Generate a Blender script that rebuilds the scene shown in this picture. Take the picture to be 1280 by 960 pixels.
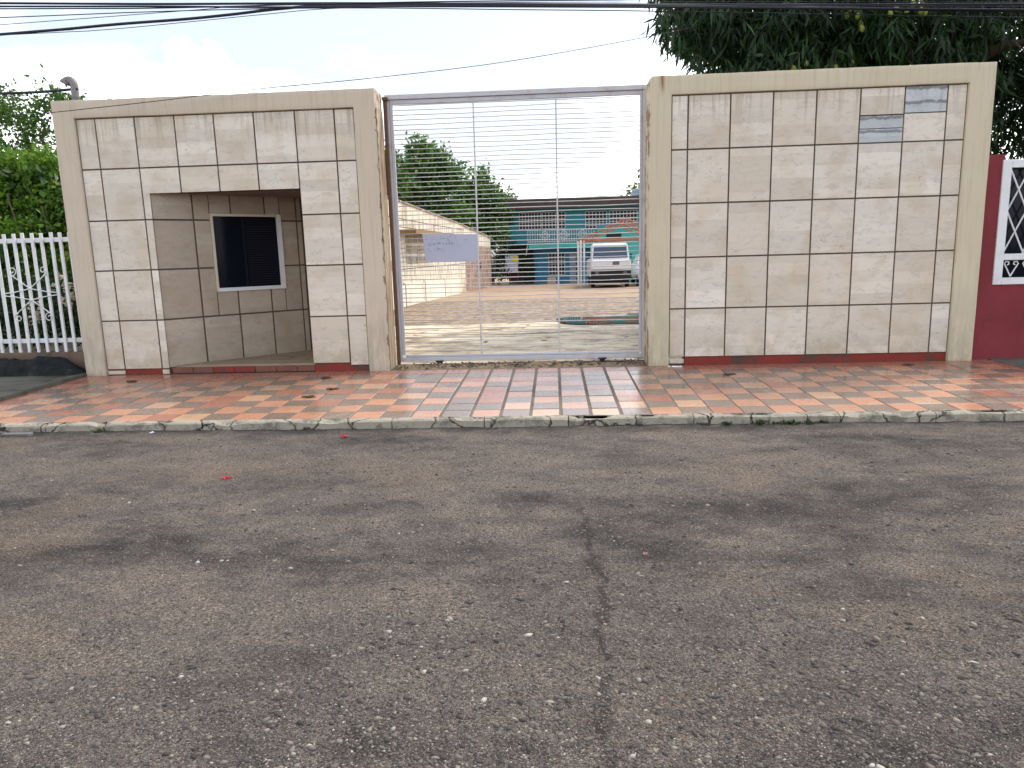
import bpy, bmesh, math, random
import numpy as np
from mathutils import Vector, Matrix, Quaternion

for o in list(bpy.data.objects):
    bpy.data.objects.remove(o)
SC = bpy.context.scene
COL = SC.collection
random.seed(7)
RNG = np.random.default_rng(11)
rad = math.radians

# ------------------------------------------------------------------ camera
YAW, PITCH, ROLL = 0.0623, 0.1782, -0.0274
F_PX = 900.0
CAM = np.array([0.0, -8.394, 1.329])
def cam_axes():
    fwd = np.array([-math.sin(YAW), math.cos(YAW), 0]); right = np.array([math.cos(YAW), math.sin(YAW), 0]); up = np.array([0, 0, 1.0])
    f2 = fwd*math.cos(PITCH) - up*math.sin(PITCH); u2 = up*math.cos(PITCH) + fwd*math.sin(PITCH)
    return right*math.cos(ROLL) + u2*math.sin(ROLL), u2*math.cos(ROLL) - right*math.sin(ROLL), f2
AX, AU, AF = cam_axes()
cd = bpy.data.cameras.new('camera'); cam = bpy.data.objects.new('camera', cd); COL.objects.link(cam)
cam.matrix_world = Matrix(((AX[0], AU[0], -AF[0], CAM[0]), (AX[1], AU[1], -AF[1], CAM[1]), (AX[2], AU[2], -AF[2], CAM[2]), (0, 0, 0, 1)))
cd.sensor_width = 36; cd.lens = F_PX/1280*36; cd.clip_end = 3000; cd.clip_start = 0.05
SC.camera = cam
def ray(px, py): return AX*(px-640)/F_PX + AU*(480-py)/F_PX + AF
def atY(px, py, Y):
    d = ray(px, py); return Vector(CAM + d*((Y-CAM[1])/d[1]))
def atZ(px, py, Z):
    d = ray(px, py); return Vector(CAM + d*((Z-CAM[2])/d[2]))

# ------------------------------------------------------------------ light
SUN_AZ, SUN_EL = rad(48), rad(52)          # azimuth clockwise from +Y (towards +X)
SKY_STRENGTH = 0.10
SKY_OFF = (2.3, 3.91, 0.0)
SUN_STRENGTH = 1.5
EXPOSURE = 1.34
S = Vector((math.sin(SUN_AZ)*math.cos(SUN_EL), math.cos(SUN_AZ)*math.cos(SUN_EL), math.sin(SUN_EL)))
sd = bpy.data.lights.new('sun', 'SUN'); sd.energy = SUN_STRENGTH; sd.angle = rad(14); sd.color = (1, .94, .85)
sun = bpy.data.objects.new('sun', sd); COL.objects.link(sun); sun.rotation_euler = S.to_track_quat('Z', 'Y').to_euler()
SC.view_settings.view_transform = 'Standard'; SC.view_settings.look = 'None'; SC.view_settings.exposure = EXPOSURE; SC.view_settings.gamma = 1
SC.view_settings.use_curve_mapping = False
SC.render.engine = 'CYCLES'
SC.cycles.max_bounces = 8; SC.cycles.transparent_max_bounces = 8
SC.cycles.use_denoising = True

# ------------------------------------------------------------------ node helper
class NT:
    def __init__(s, tree): s.t = tree; s.n = tree.nodes; s.l = tree.links
    def node(s, kind, **kw):
        n = s.n.new(kind)
        for k, v in kw.items(): setattr(n, k, v)
        return n
    def put(s, sock, v):
        if v is None: return
        if hasattr(v, 'is_linked'): s.l.new(v, sock)
        else:
            if sock.type == 'RGBA' and len(v) == 3: v = (*v, 1)
            sock.default_value = v
    def pos(s, scale=(1, 1, 1), rnd=False, off=(0, 0, 0)):
        g = s.node('ShaderNodeNewGeometry').outputs['Position']
        return s.mapv(g, scale, rnd, off)
    def mapv(s, g, scale=(1, 1, 1), rnd=False, off=(0, 0, 0)):
        if rnd:
            oi = s.node('ShaderNodeObjectInfo').outputs['Random']
            m = s.math('MULTIPLY', oi, 137.0)
            c = s.node('ShaderNodeCombineXYZ'); s.put(c.inputs[0], m); s.put(c.inputs[1], m); s.put(c.inputs[2], s.math('MULTIPLY', oi, 61.0))
            a = s.node('ShaderNodeVectorMath', operation='ADD'); s.put(a.inputs[0], g); s.put(a.inputs[1], c.outputs[0]); g = a.outputs[0]
        mp = s.node('ShaderNodeMapping'); s.put(mp.inputs['Vector'], g); mp.inputs['Scale'].default_value = scale; mp.inputs['Location'].default_value = off
        return mp.outputs[0]
    def noise(s, vec, scale=5, detail=4, rough=.55, dist=0, col=False):
        n = s.node('ShaderNodeTexNoise'); s.put(n.inputs['Vector'], vec); n.inputs['Scale'].default_value = scale; n.inputs['Detail'].default_value = detail
        n.inputs['Roughness'].default_value = rough; n.inputs['Distortion'].default_value = dist
        return n.outputs['Color' if col else 0]
    def vor(s, vec, scale=5, feature='F1', out=0, rand=1):
        n = s.node('ShaderNodeTexVoronoi', feature=feature); s.put(n.inputs['Vector'], vec); n.inputs['Scale'].default_value = scale; n.inputs['Randomness'].default_value = rand
        return n.outputs[out]
    def white(s, vec, dims='3D', out=0):
        n = s.node('ShaderNodeTexWhiteNoise', noise_dimensions=dims)
        s.put(n.inputs['W' if dims == '1D' else 'Vector'], vec); return n.outputs[out]
    def math(s, op, a, b=0.0, c=None, clamp=False):
        n = s.node('ShaderNodeMath', operation=op, use_clamp=clamp); s.put(n.inputs[0], a); s.put(n.inputs[1], b)
        if c is not None: s.put(n.inputs[2], c)
        return n.outputs[0]
    def vmath(s, op, a, b=None, out=0):
        n = s.node('ShaderNodeVectorMath', operation=op); s.put(n.inputs[0], a); s.put(n.inputs[1], b); return n.outputs[out]
    def ramp(s, fac, stops, interp='LINEAR'):
        n = s.node('ShaderNodeValToRGB'); s.put(n.inputs[0], fac); cr = n.color_ramp; cr.interpolation = interp
        while len(cr.elements) < len(stops): cr.elements.new(.5)
        for e, (p, c) in zip(cr.elements, stops):
            e.position = p; e.color = (c, c, c, 1) if isinstance(c, (int, float)) else (*c[:3], 1)
        return n.outputs[0]
    def step(s, fac, a, b, lo=0.0, hi=1.0):
        n = s.node('ShaderNodeMapRange', interpolation_type='SMOOTHSTEP'); s.put(n.inputs[0], fac)
        for i, v in ((1, a), (2, b), (3, lo), (4, hi)): n.inputs[i].default_value = v
        return n.outputs[0]
    def mix(s, fac, a, b, blend='MIX'):
        n = s.node('ShaderNodeMix', data_type='RGBA', blend_type=blend); n.clamp_factor = True
        s.put(n.inputs[0], fac); s.put(n.inputs[6], a); s.put(n.inputs[7], b); return n.outputs[2]
    def sep(s, v):
        n = s.node('ShaderNodeSeparateXYZ'); s.put(n.inputs[0], v); return n.outputs
    def bump(s, h, strength=.3, dist=.01, normal=None):
        n = s.node('ShaderNodeBump'); s.put(n.inputs['Height'], h); n.inputs['Strength'].default_value = strength; n.inputs['Distance'].default_value = dist
        if normal is not None: s.put(n.inputs['Normal'], normal)
        return n.outputs[0]
    def rnd(s): return s.node('ShaderNodeObjectInfo').outputs['Random']
    def island(s): return s.node('ShaderNodeNewGeometry').outputs['Random Per Island']
def new_mat(name):
    m = bpy.data.materials.new(name); m.use_nodes = True; m.node_tree.nodes.clear()
    t = NT(m.node_tree); out = t.node('ShaderNodeOutputMaterial'); b = t.node('ShaderNodeBsdfPrincipled'); t.l.new(b.outputs[0], out.inputs[0])
    t.b = b; t.out = out
    return m, t
def fin(t, col, rough=.8, normal=None, spec=.3, metal=0):
    t.put(t.b.inputs['Base Color'], col); t.put(t.b.inputs['Roughness'], rough)
    t.b.inputs['Specular IOR Level'].default_value = spec; t.b.inputs['Metallic'].default_value = metal
    if normal is not None: t.put(t.b.inputs['Normal'], normal)

# ------------------------------------------------------------------ world
w = bpy.data.worlds.new('World'); SC.world = w; w.use_nodes = True; w.node_tree.nodes.clear()
t = NT(w.node_tree)
sky = t.node('ShaderNodeTexSky', sky_type='NISHITA'); sky.sun_disc = False; sky.sun_elevation = SUN_EL; sky.sun_rotation = SUN_AZ
sky.air_density = 1.0; sky.dust_density = 2.0; sky.ozone_density = 1.0
D = t.node('ShaderNodeTexCoord').outputs['Generated']
dx, dy, dz = t.sep(D)
zz = t.math('ADD', t.math('MAXIMUM', dz, 0.0), .18)
cc = t.node('ShaderNodeCombineXYZ'); t.put(cc.inputs[0], t.math('DIVIDE', dx, zz)); t.put(cc.inputs[1], t.math('DIVIDE', dy, zz))
n1 = t.noise(t.mapv(cc.outputs[0], (1, 1, 1), False, SKY_OFF), .42, 8, .58, .3)
veil = t.step(n1, .45, .60, .0, .97)                     # noise cloud cover with clear gaps, drawn bright to light the walls
dust = t.noise(D, 7.5, 7, .6, .1)
def puff(px, py, r):
    d = ray(px, py); d = Vector(d).normalized()
    dist = t.vmath('LENGTH', t.vmath('SUBTRACT', D, tuple(d)), out=1)
    return t.math('MULTIPLY', t.math('SUBTRACT', 1.0, t.math('DIVIDE', dist, r)), 1.0)
cum = None
for px, py, r in ((262, 92, .040), (238, 80, .030), (284, 108, .034), (226, 66, .018), (180, 124, .034), (132, 126, .026), (212, 126, .03), (158, 128, .03)):
    p = puff(px, py, r); cum = p if cum is None else t.math('MAXIMUM', cum, p)
cn = t.noise(D, 42, 6, .62)
cumm = t.step(t.math('ADD', cum, t.math('MULTIPLY', t.math('SUBTRACT', cn, .5), 1.3)), .08, .42)
fac = t.math('MAXIMUM', veil, cumm)
cloudcol = t.mix(t.noise(D, 5, 5), (17.0, 17.0, 17.0), (20.0, 19.6, 19.2))  # brightness above white adds skylight without changing how the clouds look
hazy = t.mix(.5, sky.outputs[0], (4.6, 4.7, 4.8))           # pale humid air in the clear gaps
skyc = t.mix(fac, hazy, cloudcol)
bg = t.node('ShaderNodeBackground'); t.put(bg.inputs[0], skyc); bg.inputs[1].default_value = SKY_STRENGTH
wo = t.node('ShaderNodeOutputWorld'); t.l.new(bg.outputs[0], wo.inputs[0])

# ------------------------------------------------------------------ mesh helper
class MB:
    def __init__(s): s.v = []; s.f = []
    def add(s, vs, fs):
        k = len(s.v); s.v += [tuple(v) for v in vs]; s.f += [tuple(i+k for i in f) for f in fs]; return s
    def box(s, a, b):
        (x0, y0, z0), (x1, y1, z1) = a, b
        return s.add([(x0, y0, z0), (x1, y0, z0), (x1, y1, z0), (x0, y1, z0), (x0, y0, z1), (x1, y0, z1), (x1, y1, z1), (x0, y1, z1)],
                     [(0, 3, 2, 1), (4, 5, 6, 7), (0, 1, 5, 4), (1, 2, 6, 5), (2, 3, 7, 6), (3, 0, 4, 7)])
    def cham(s, a, b, c=.004):
        a = Vector(a); b = Vector(b); vs = []; idx = {}
        for ax in range(3):
            for sx in (0, 1):
                for sy in (0, 1):
                    for sz in (0, 1):
                        p = [(b if q else a)[i] + (-c if q else c)*(0 if i == ax else 1) for i, q in enumerate((sx, sy, sz))]
                        idx[(ax, sx, sy, sz)] = len(vs); vs.append(p)
        fs = []
        for ax in range(3):
            o = [i for i in range(3) if i != ax]
            for q in (0, 1):
                f = []
                for u, v in ((0, 0), (1, 0), (1, 1), (0, 1)):
                    k = [0, 0, 0]; k[ax] = q; k[o[0]] = u; k[o[1]] = v; f.append(idx[(ax, *k)])
                fs.append(f)
        for e in range(3):                       # edges along axis e
            p, q = [i for i in range(3) if i != e]
            for u in (0, 1):
                for v in (0, 1):
                    f = []
                    for ax, ee in ((p, 0), (p, 1), (q, 1), (q, 0)):
                        k = [0, 0, 0]; k[e] = ee; k[p] = u; k[q] = v; f.append(idx[(ax, *k)])
                    fs.append(f)
        for sx in (0, 1):
            for sy in (0, 1):
                for sz in (0, 1): fs.append([idx[(ax, sx, sy, sz)] for ax in range(3)])
        s.add(vs, fs); s.fix = True; return s
    def tube(s, pts, r, n=8, caps=True):
        pts = [Vector(p) for p in pts]; rs = r if isinstance(r, (list, tuple)) else [r]*len(pts)
        base = len(s.v); up = None
        for i, p in enumerate(pts):
            d = (pts[min(i+1, len(pts)-1)] - pts[max(i-1, 0)]).normalized()
            if up is None: up = d.orthogonal().normalized()
            else:
                up = up - d*up.dot(d); up = up.normalized() if up.length > 1e-6 else d.orthogonal().normalized()
            sd_ = d.cross(up)
            for k in range(n):
                a = 2*math.pi*k/n; s.v.append(tuple(p + (up*math.cos(a) + sd_*math.sin(a))*rs[i]))
        for i in range(len(pts)-1):
            for k in range(n):
                a = base+i*n+k; b = base+i*n+(k+1) % n; s.f.append((a, b, b+n, a+n))
        if caps:
            s.f.append(tuple(base+k for k in range(n))[::-1]); s.f.append(tuple(base+(len(pts)-1)*n+k for k in range(n)))
        return s
    def lathe(s, c, prof, n=16, axis='Z'):
        base = len(s.v)
        for r, h in prof:
            for k in range(n):
                a = 2*math.pi*k/n; p = (r*math.cos(a), r*math.sin(a), h)
                if axis == 'X': p = (h, r*math.cos(a), r*math.sin(a))
                if axis == 'Y': p = (r*math.cos(a), h, r*math.sin(a))
                s.v.append(tuple(Vector(c) + Vector(p)))
        for i in range(len(prof)-1):
            for k in range(n):
                a = base+i*n+k; b = base+i*n+(k+1) % n; s.f.append((a, b, b+n, a+n))
        s.f.append(tuple(base+k for k in range(n))[::-1]); s.f.append(tuple(base+(len(prof)-1)*n+k for k in range(n)))
        return s
    def mesh(s, name, mat=None, smooth=False):
        me = bpy.data.meshes.new(name); me.from_pydata(s.v, [], s.f)
        bm = bmesh.new(); bm.from_mesh(me); bmesh.ops.recalc_face_normals(bm, faces=bm.faces); bm.to_mesh(me); bm.free()
        if mat: me.materials.append(mat)
        if smooth: me.polygons.foreach_set('use_smooth', [True]*len(me.polygons))
        me.update(); return me
    def build(s, name, mat, parent=None, smooth=False, loc=None):
        return link(name, s.mesh(name, mat, smooth), parent, loc)
def link(name, data, parent=None, loc=None, scale=None, rot=None):
    o = bpy.data.objects.new(name, data); COL.objects.link(o)
    if loc is not None: o.location = loc
    if scale is not None: o.scale = scale
    if rot is not None: o.rotation_euler = rot
    if parent is not None: o.parent = parent
    return o
def tag(o, label, cat, group=None, kind=None):
    if label: o['label'] = label
    if cat: o['category'] = cat
    if group: o['group'] = group
    if kind: o['kind'] = kind
    return o
def thing(name, label, cat, loc=(0, 0, 0), group=None):
    return tag(link(name, None, None, loc), label, cat, group)
def struct(o): o['kind'] = 'structure'; return o
def np_mesh(name, v, f, mat, smooth=False, midx=None):
    me = bpy.data.meshes.new(name); k = f.shape[1]
    me.vertices.add(len(v)); me.vertices.foreach_set('co', np.ascontiguousarray(v, np.float32).ravel())
    me.loops.add(f.size); me.loops.foreach_set('vertex_index', np.ascontiguousarray(f, np.int32).ravel())
    me.polygons.add(len(f)); me.polygons.foreach_set('loop_start', np.arange(0, f.size, k, dtype=np.int32)); me.polygons.foreach_set('loop_total', np.full(len(f), k, np.int32))
    me.materials.append(mat)
    if smooth: me.polygons.foreach_set('use_smooth', np.ones(len(f), bool))
    me.update(calc_edges=True); me.validate(); return me
def vnoise(x, y, seed=0):
    xi = np.floor(x).astype(np.int64); yi = np.floor(y).astype(np.int64); fx = x-xi; fy = y-yi
    def h(a, b):
        n = (a*374761393 + b*668265263 + seed*974634777) & 0x7fffffff
        n = ((n ^ (n >> 13))*1274126177) & 0x7fffffff
        return ((n ^ (n >> 16)) & 0xffff)/65535.0
    u = fx*fx*(3-2*fx); v = fy*fy*(3-2*fy)
    return (h(xi, yi)*(1-u)+h(xi+1, yi)*u)*(1-v)+(h(xi, yi+1)*(1-u)+h(xi+1, yi+1)*u)*v
def fbm(x, y, octv=4, seed=0):
    s = 0; a = .5
    for i in range(octv): s = s + a*vnoise(x*2**i+i*17.3, y*2**i+i*9.1, seed+i); a *= .5
    return s

# ------------------------------------------------------------------ materials
M = {}
def simple(name, col, rough=.7, spec=.3, metal=0, var=.12, scale=8, bumps=.15, dirt=None, dirtamt=.4, stretch=(1, 1, 1)):
    m, t = new_mat(name); p = t.pos(stretch, rnd=True)
    n = t.noise(p, scale, 6, .6); c = t.mix(t.math('MULTIPLY', n, 1.0), tuple(k*(1-var) for k in col), tuple(min(1, k*(1+var)) for k in col))
    if dirt: c = t.mix(t.math('MULTIPLY', t.step(t.noise(p, scale*.6, 7, .7), .5, .72), dirtamt), c, dirt)
    fin(t, c, rough, t.bump(t.noise(p, scale*6, 5, .6), bumps, .004) if bumps else None, spec, metal); M[name] = m; return m

# wall tile: travertine look, faint horizontal banding, pits
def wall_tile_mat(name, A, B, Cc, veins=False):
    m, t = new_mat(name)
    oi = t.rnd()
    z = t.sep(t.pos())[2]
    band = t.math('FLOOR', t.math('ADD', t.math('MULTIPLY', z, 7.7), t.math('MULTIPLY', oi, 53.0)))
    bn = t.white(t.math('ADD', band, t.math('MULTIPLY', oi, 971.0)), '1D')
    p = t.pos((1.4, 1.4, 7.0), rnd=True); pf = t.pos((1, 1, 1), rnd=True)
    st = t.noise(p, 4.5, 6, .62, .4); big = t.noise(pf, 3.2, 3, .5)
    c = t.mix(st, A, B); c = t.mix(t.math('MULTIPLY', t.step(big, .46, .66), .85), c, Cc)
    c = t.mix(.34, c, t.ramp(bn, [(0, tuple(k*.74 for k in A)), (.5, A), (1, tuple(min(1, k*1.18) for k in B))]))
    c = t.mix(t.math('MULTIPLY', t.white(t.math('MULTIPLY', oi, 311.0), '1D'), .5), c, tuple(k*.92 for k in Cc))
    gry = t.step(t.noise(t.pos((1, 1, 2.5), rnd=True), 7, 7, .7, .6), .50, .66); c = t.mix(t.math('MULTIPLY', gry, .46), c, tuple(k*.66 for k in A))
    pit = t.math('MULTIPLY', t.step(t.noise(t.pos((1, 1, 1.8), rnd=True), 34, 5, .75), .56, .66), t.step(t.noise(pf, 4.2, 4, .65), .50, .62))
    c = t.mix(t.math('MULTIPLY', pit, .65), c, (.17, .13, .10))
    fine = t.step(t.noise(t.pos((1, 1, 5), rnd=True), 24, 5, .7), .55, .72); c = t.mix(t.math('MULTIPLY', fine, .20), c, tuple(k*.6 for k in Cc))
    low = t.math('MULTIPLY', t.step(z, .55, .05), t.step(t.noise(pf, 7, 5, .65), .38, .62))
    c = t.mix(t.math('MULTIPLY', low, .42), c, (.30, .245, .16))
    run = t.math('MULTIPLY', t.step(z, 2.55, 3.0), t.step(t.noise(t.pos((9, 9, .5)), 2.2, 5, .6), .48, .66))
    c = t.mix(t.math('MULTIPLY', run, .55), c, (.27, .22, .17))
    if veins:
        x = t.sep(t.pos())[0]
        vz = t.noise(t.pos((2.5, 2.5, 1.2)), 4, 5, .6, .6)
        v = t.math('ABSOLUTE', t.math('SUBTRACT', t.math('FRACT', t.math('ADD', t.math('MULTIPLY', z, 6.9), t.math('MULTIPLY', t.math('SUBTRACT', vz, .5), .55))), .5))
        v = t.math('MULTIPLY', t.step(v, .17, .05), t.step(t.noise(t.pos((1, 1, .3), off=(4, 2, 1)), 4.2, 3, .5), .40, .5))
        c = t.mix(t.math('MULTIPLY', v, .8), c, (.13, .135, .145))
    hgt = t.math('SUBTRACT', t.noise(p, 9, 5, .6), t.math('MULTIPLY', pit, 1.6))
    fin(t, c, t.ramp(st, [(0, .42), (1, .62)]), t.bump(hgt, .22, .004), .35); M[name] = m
wall_tile_mat('wall_tile', (.61, .56, .49), (.75, .70, .625), (.57, .465, .35))
wall_tile_mat('blue_tile', (.44, .475, .50), (.55, .585, .60), (.46, .48, .49), True)
wall_tile_mat('alcove_tile', (.41, .345, .275), (.50, .44, .37), (.35, .27, .20))  # browner than the front tile: some dirt, some alcove shade put into the colour

def plaster_mat(name, A, B, dirt):
    m, t = new_mat(name); p = t.pos(); z = t.sep(p)[2]
    ps = t.pos((14, 14, .7)); streak = t.noise(ps, 2.0, 6, .6)
    c = t.mix(t.noise(p, 1.8, 5, .6), A, B)
    c = t.mix(t.math('MULTIPLY', t.step(streak, .45, .75), .35), c, tuple(k*.62 for k in A))
    low = t.math('MULTIPLY', t.step(z, 1.1, .0), t.step(t.noise(t.pos((4, 4, 1.2)), 3, 6, .65), .32, .62))
    c = t.mix(t.math('MULTIPLY', low, .55), c, dirt)
    spk = t.math('MULTIPLY', t.step(t.noise(p, 38, 3, .6), .66, .72), t.step(t.noise(p, 2.5, 2), .5, .62))
    c = t.mix(t.math('MULTIPLY', spk, .6), c, (.22, .15, .09))
    top = t.math('MULTIPLY', t.step(z, 3.02, 3.2), t.step(t.noise(t.pos((20, 20, .4)), 1.6, 4, .6), .55, .7))
    c = t.mix(t.math('MULTIPLY', top, .4), c, (.24, .2, .15))
    x_, y_ = t.sep(p)[0], t.sep(p)[1]
    ed = t.math('MAXIMUM', t.step(t.math('ABSOLUTE', t.math('ADD', x_, 1.975)), .055, .0), t.step(t.math('ABSOLUTE', t.math('SUBTRACT', x_, 1.068)), .03, .0))
    chip = t.step(t.math('ADD', t.math('MULTIPLY', ed, .24), t.noise(t.pos((1, 1, .55)), 8, 6, .70)), .745, .775)
    c = t.mix(t.math('MULTIPLY', chip, .85), c, (.20, .125, .075))
    rs = t.math('MULTIPLY', t.step(t.math('ABSOLUTE', t.math('SUBTRACT', x_, 1.205)), .04, .008), t.step(z, 2.95, 3.15)); c = t.mix(t.math('MULTIPLY', rs, t.step(t.noise(t.pos((20, 20, 1)), 2, 5), .35, .6)), c, (.27, .13, .06))
    fin(t, c, .85, t.bump(t.math('ADD', t.noise(p, 60, 4, .6), t.math('MULTIPLY', streak, .8)), .25, .004), .2); M[name] = m
plaster_mat('plaster_cream', (.52, .435, .345), (.61, .53, .43), (.28, .255, .20))
plaster_mat('plaster_yellow', (.53, .46, .33), (.62, .55, .415), (.30, .28, .20))
# stained inner face of the gate pillar
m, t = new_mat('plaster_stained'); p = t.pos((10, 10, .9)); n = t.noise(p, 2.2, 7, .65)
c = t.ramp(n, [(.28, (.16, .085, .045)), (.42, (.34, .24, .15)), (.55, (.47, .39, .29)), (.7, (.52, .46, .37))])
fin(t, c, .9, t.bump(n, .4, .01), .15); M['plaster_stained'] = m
simple('grout', (.12, .092, .072), .95, .1, var=.35, scale=12, bumps=.4)
m, t = new_mat('red_paint'); p = t.pos(); n = t.noise(p, 7, 6, .65)
c = t.mix(n, (.17, .024, .018), (.25, .042, .032)); c = t.mix(t.step(t.noise(p, 4, 7, .72), .50, .60), c, (.085, .05, .04)); c = t.mix(t.step(t.noise(p, 11, 4, .7), .7, .76), c, (.36, .30, .25))
fin(t, c, .75, t.bump(n, .3, .006), .25); M['red_paint'] = m
simple('riser_brown', (.17, .07, .05), .8, .25, var=.3, scale=9, bumps=.3, dirt=(.09, .07, .055), dirtamt=.7)
m, t = new_mat('maroon_plaster'); p = t.pos(); n = t.noise(p, 2.4, 6, .62)
c = t.mix(n, (.14, .017, .022), (.25, .038, .048)); c = t.mix(t.math('MULTIPLY', t.step(t.noise(t.pos((3, 3, 1)), 3, 6, .7), .55, .7), .6), c, (.10, .022, .026))
c = t.mix(t.math('MULTIPLY', t.step(t.noise(p, 16, 5, .7), .66, .74), .45), c, (.36, .2, .2))
fin(t, c, .7, t.bump(t.noise(p, 30, 5, .6), .35, .008), .3); M['maroon_plaster'] = m

def floor_tile_mat(name, A, B):
    m, t = new_mat(name); p = t.pos(rnd=True); pw = t.pos(); oi = t.rnd()
    c = t.mix(t.noise(p, 6, 5, .6), A, B)
    c = t.mix(t.math('MULTIPLY', oi, .35), c, tuple(k*.72 for k in A))
    c = t.mix(t.math('MULTIPLY', t.step(t.noise(pw, 1.3, 6, .62), .5, .72), .38), c, (.16, .125, .095))
    c = t.mix(t.math('MULTIPLY', t.step(t.noise(p, 26, 4, .7), .64, .74), .4), c, (.10, .085, .07))
    c = t.mix(t.math('MULTIPLY', t.step(t.noise(pw, 2.7, 5, .6, .5), .58, .7), .25), c, (.46, .36, .24))
    r = t.ramp(t.noise(pw, 3.5, 5, .6), [(.3, .16), (.7, .36)])
    fin(t, c, r, t.bump(t.noise(p, 18, 4, .6), .08, .004), 1.0); M[name] = m
floor_tile_mat('tile_orange', (.46, .21, .125), (.54, .275, .17))
floor_tile_mat('tile_rust', (.33, .135, .085), (.41, .175, .115))
floor_tile_mat('tile_tan', (.50, .285, .17), (.56, .345, .215))
floor_tile_mat('tile_grey', (.185, .132, .105), (.24, .178, .142))
simple('mortar', (.17, .145, .125), .9, .15, var=.35, scale=6, bumps=.4, dirt=(.07, .06, .055))

m, t = new_mat('kerb_concrete'); p = t.pos(); n = t.noise(p, 3, 6, .65)
c = t.mix(n, (.25, .228, .185), (.43, .395, .325)); c = t.mix(t.math('MULTIPLY', t.step(t.noise(p, 6, 8, .75), .46, .60), .8), c, (.13, .12, .10))
cr = t.vor(t.vmath('ADD', p, t.mix(.12, (0, 0, 0), t.noise(p, 9, 3, .6, 0, True))), 2.2, 'DISTANCE_TO_EDGE'); c = t.mix(t.step(cr, .022, .004), c, (.05, .045, .04))
fin(t, c, .92, t.bump(t.math('ADD', t.noise(p, 45, 5, .65), t.math('MULTIPLY', t.step(cr, .03, .0), -1.5)), .5, .01), .15); M['kerb_concrete'] = m
simple('old_concrete', (.125, .12, .10), .95, .1, var=.6, scale=5, bumps=.6, dirt=(.035, .036, .03), dirtamt=.95, stretch=(.5, 1, 1))
m, t = new_mat('moss_black'); p = t.pos(); n = t.noise(p, 7, 6, .65)
c = t.ramp(n, [(.3, (.012, .014, .016)), (.6, (.03, .034, .035)), (.75, (.09, .085, .07))]); fin(t, c, .95, t.bump(t.noise(p, 25, 7, .7), 1.0, .04), .08); M['moss_black'] = m

# asphalt road: worn binder, dusty patches, exposed aggregate
m, t = new_mat('asphalt'); p = t.pos(); x, y, z = t.sep(p)
wide = t.noise(t.pos((.55, 1.0, 1)), 1.5, 8, .66, .6); mid = t.noise(t.pos((.7, 1, 1), off=(3, 1, 0)), 5.0, 8, .72, .4)
blend = t.math('ADD', t.math('MULTIPLY', wide, .55), t.math('MULTIPLY', mid, .45))
c = t.ramp(blend, [(.40, (.048, .043, .043)), (.46, (.098, .087, .083)), (.51, (.145, .125, .114)), (.60, (.205, .172, .147))])
tan = t.math('MULTIPLY', t.step(t.noise(t.pos((.5, 1, 1), off=(9, 5, 0)), 1.1, 7, .66, .4), .54, .66), .5); c = t.mix(tan, c, (.215, .162, .118))
blu = t.math('MULTIPLY', t.step(t.noise(t.pos((.5, 1, 1), off=(1, 15, 0)), 1.7, 7, .66, .4), .56, .68), .4); c = t.mix(blu, c, (.075, .077, .088))
wob = t.math('MULTIPLY', t.math('SUBTRACT', t.noise(t.pos((.25, 1, 1), off=(7, 0, 0)), 1.0, 4, .6), .5), 1.1); yw = t.math('ADD', y, wob)
trk = t.math('ADD', t.step(t.math('ABSOLUTE', t.math('ADD', yw, 3.55)), .75, .15), t.step(t.math('ABSOLUTE', t.math('ADD', yw, 5.9)), .6, .1)); c = t.mix(t.math('MULTIPLY', trk, .30), c, (.20, .172, .148))
oil = t.math('MULTIPLY', t.step(t.math('ABSOLUTE', t.math('ADD', yw, 4.8)), .8, .1), t.step(t.noise(t.pos((.6, 1, 1), off=(4, 4, 0)), 2.6, 7, .68), .47, .60)); c = t.mix(t.math('MULTIPLY', oil, .45), c, (.045, .041, .042))
sand = t.noise(p, 210, 3, .75); grit = t.noise(t.pos(off=(2, 2, 2)), 85, 4, .7)
c = t.mix(.85, c, t.ramp(t.math('ADD', t.math('MULTIPLY', sand, .55), t.math('MULTIPLY', grit, .45)), [(.38, (.12, .115, .115)), (.47, (.72, .71, .70)), (.54, (1.35, 1.31, 1.26)), (.62, (2.9, 2.8, 2.65))]), 'MULTIPLY')
va = t.vor(p, 55, 'F1', 0); vc = t.vor(p, 55, 'F1', 1)
pick = t.math('MULTIPLY', t.step(va, .40, .28), t.step(t.sep(vc)[0], .62, .66)); c = t.mix(t.math('MULTIPLY', pick, .8), c, t.ramp(t.sep(vc)[1], [(0, (.035, .032, .033)), (.5, (.12, .105, .095)), (.85, (.20, .18, .16)), (1, (.32, .30, .27))]))
vb = t.vor(t.pos(off=(5, 7, 0)), 110, 'F1', 0); vbc = t.vor(t.pos(off=(5, 7, 0)), 110, 'F1', 1)
pick2 = t.math('MULTIPLY', t.step(vb, .42, .28), t.step(t.sep(vbc)[0], .45, .5)); c = t.mix(t.math('MULTIPLY', pick2, .75), c, t.ramp(t.sep(vbc)[1], [(0, (.022, .020, .022)), (.5, (.09, .08, .075)), (.85, (.19, .17, .155)), (1, (.30, .275, .25))]))
cx = t.math('ADD', x, t.math('MULTIPLY', t.math('SUBTRACT', t.noise(t.pos(), 3.0, 7, .75), .5), .34))
crack = t.math('MULTIPLY', t.math('MULTIPLY', t.step(t.math('ABSOLUTE', t.math('SUBTRACT', cx, .15)), .045, .002), t.step(y, -4.0, -4.6)), t.step(t.noise(t.pos(off=(0, 4, 0)), 9, 5, .7), .32, .50))
c = t.mix(t.math('MULTIPLY', crack, .7), c, (.02, .018, .018))
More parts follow.
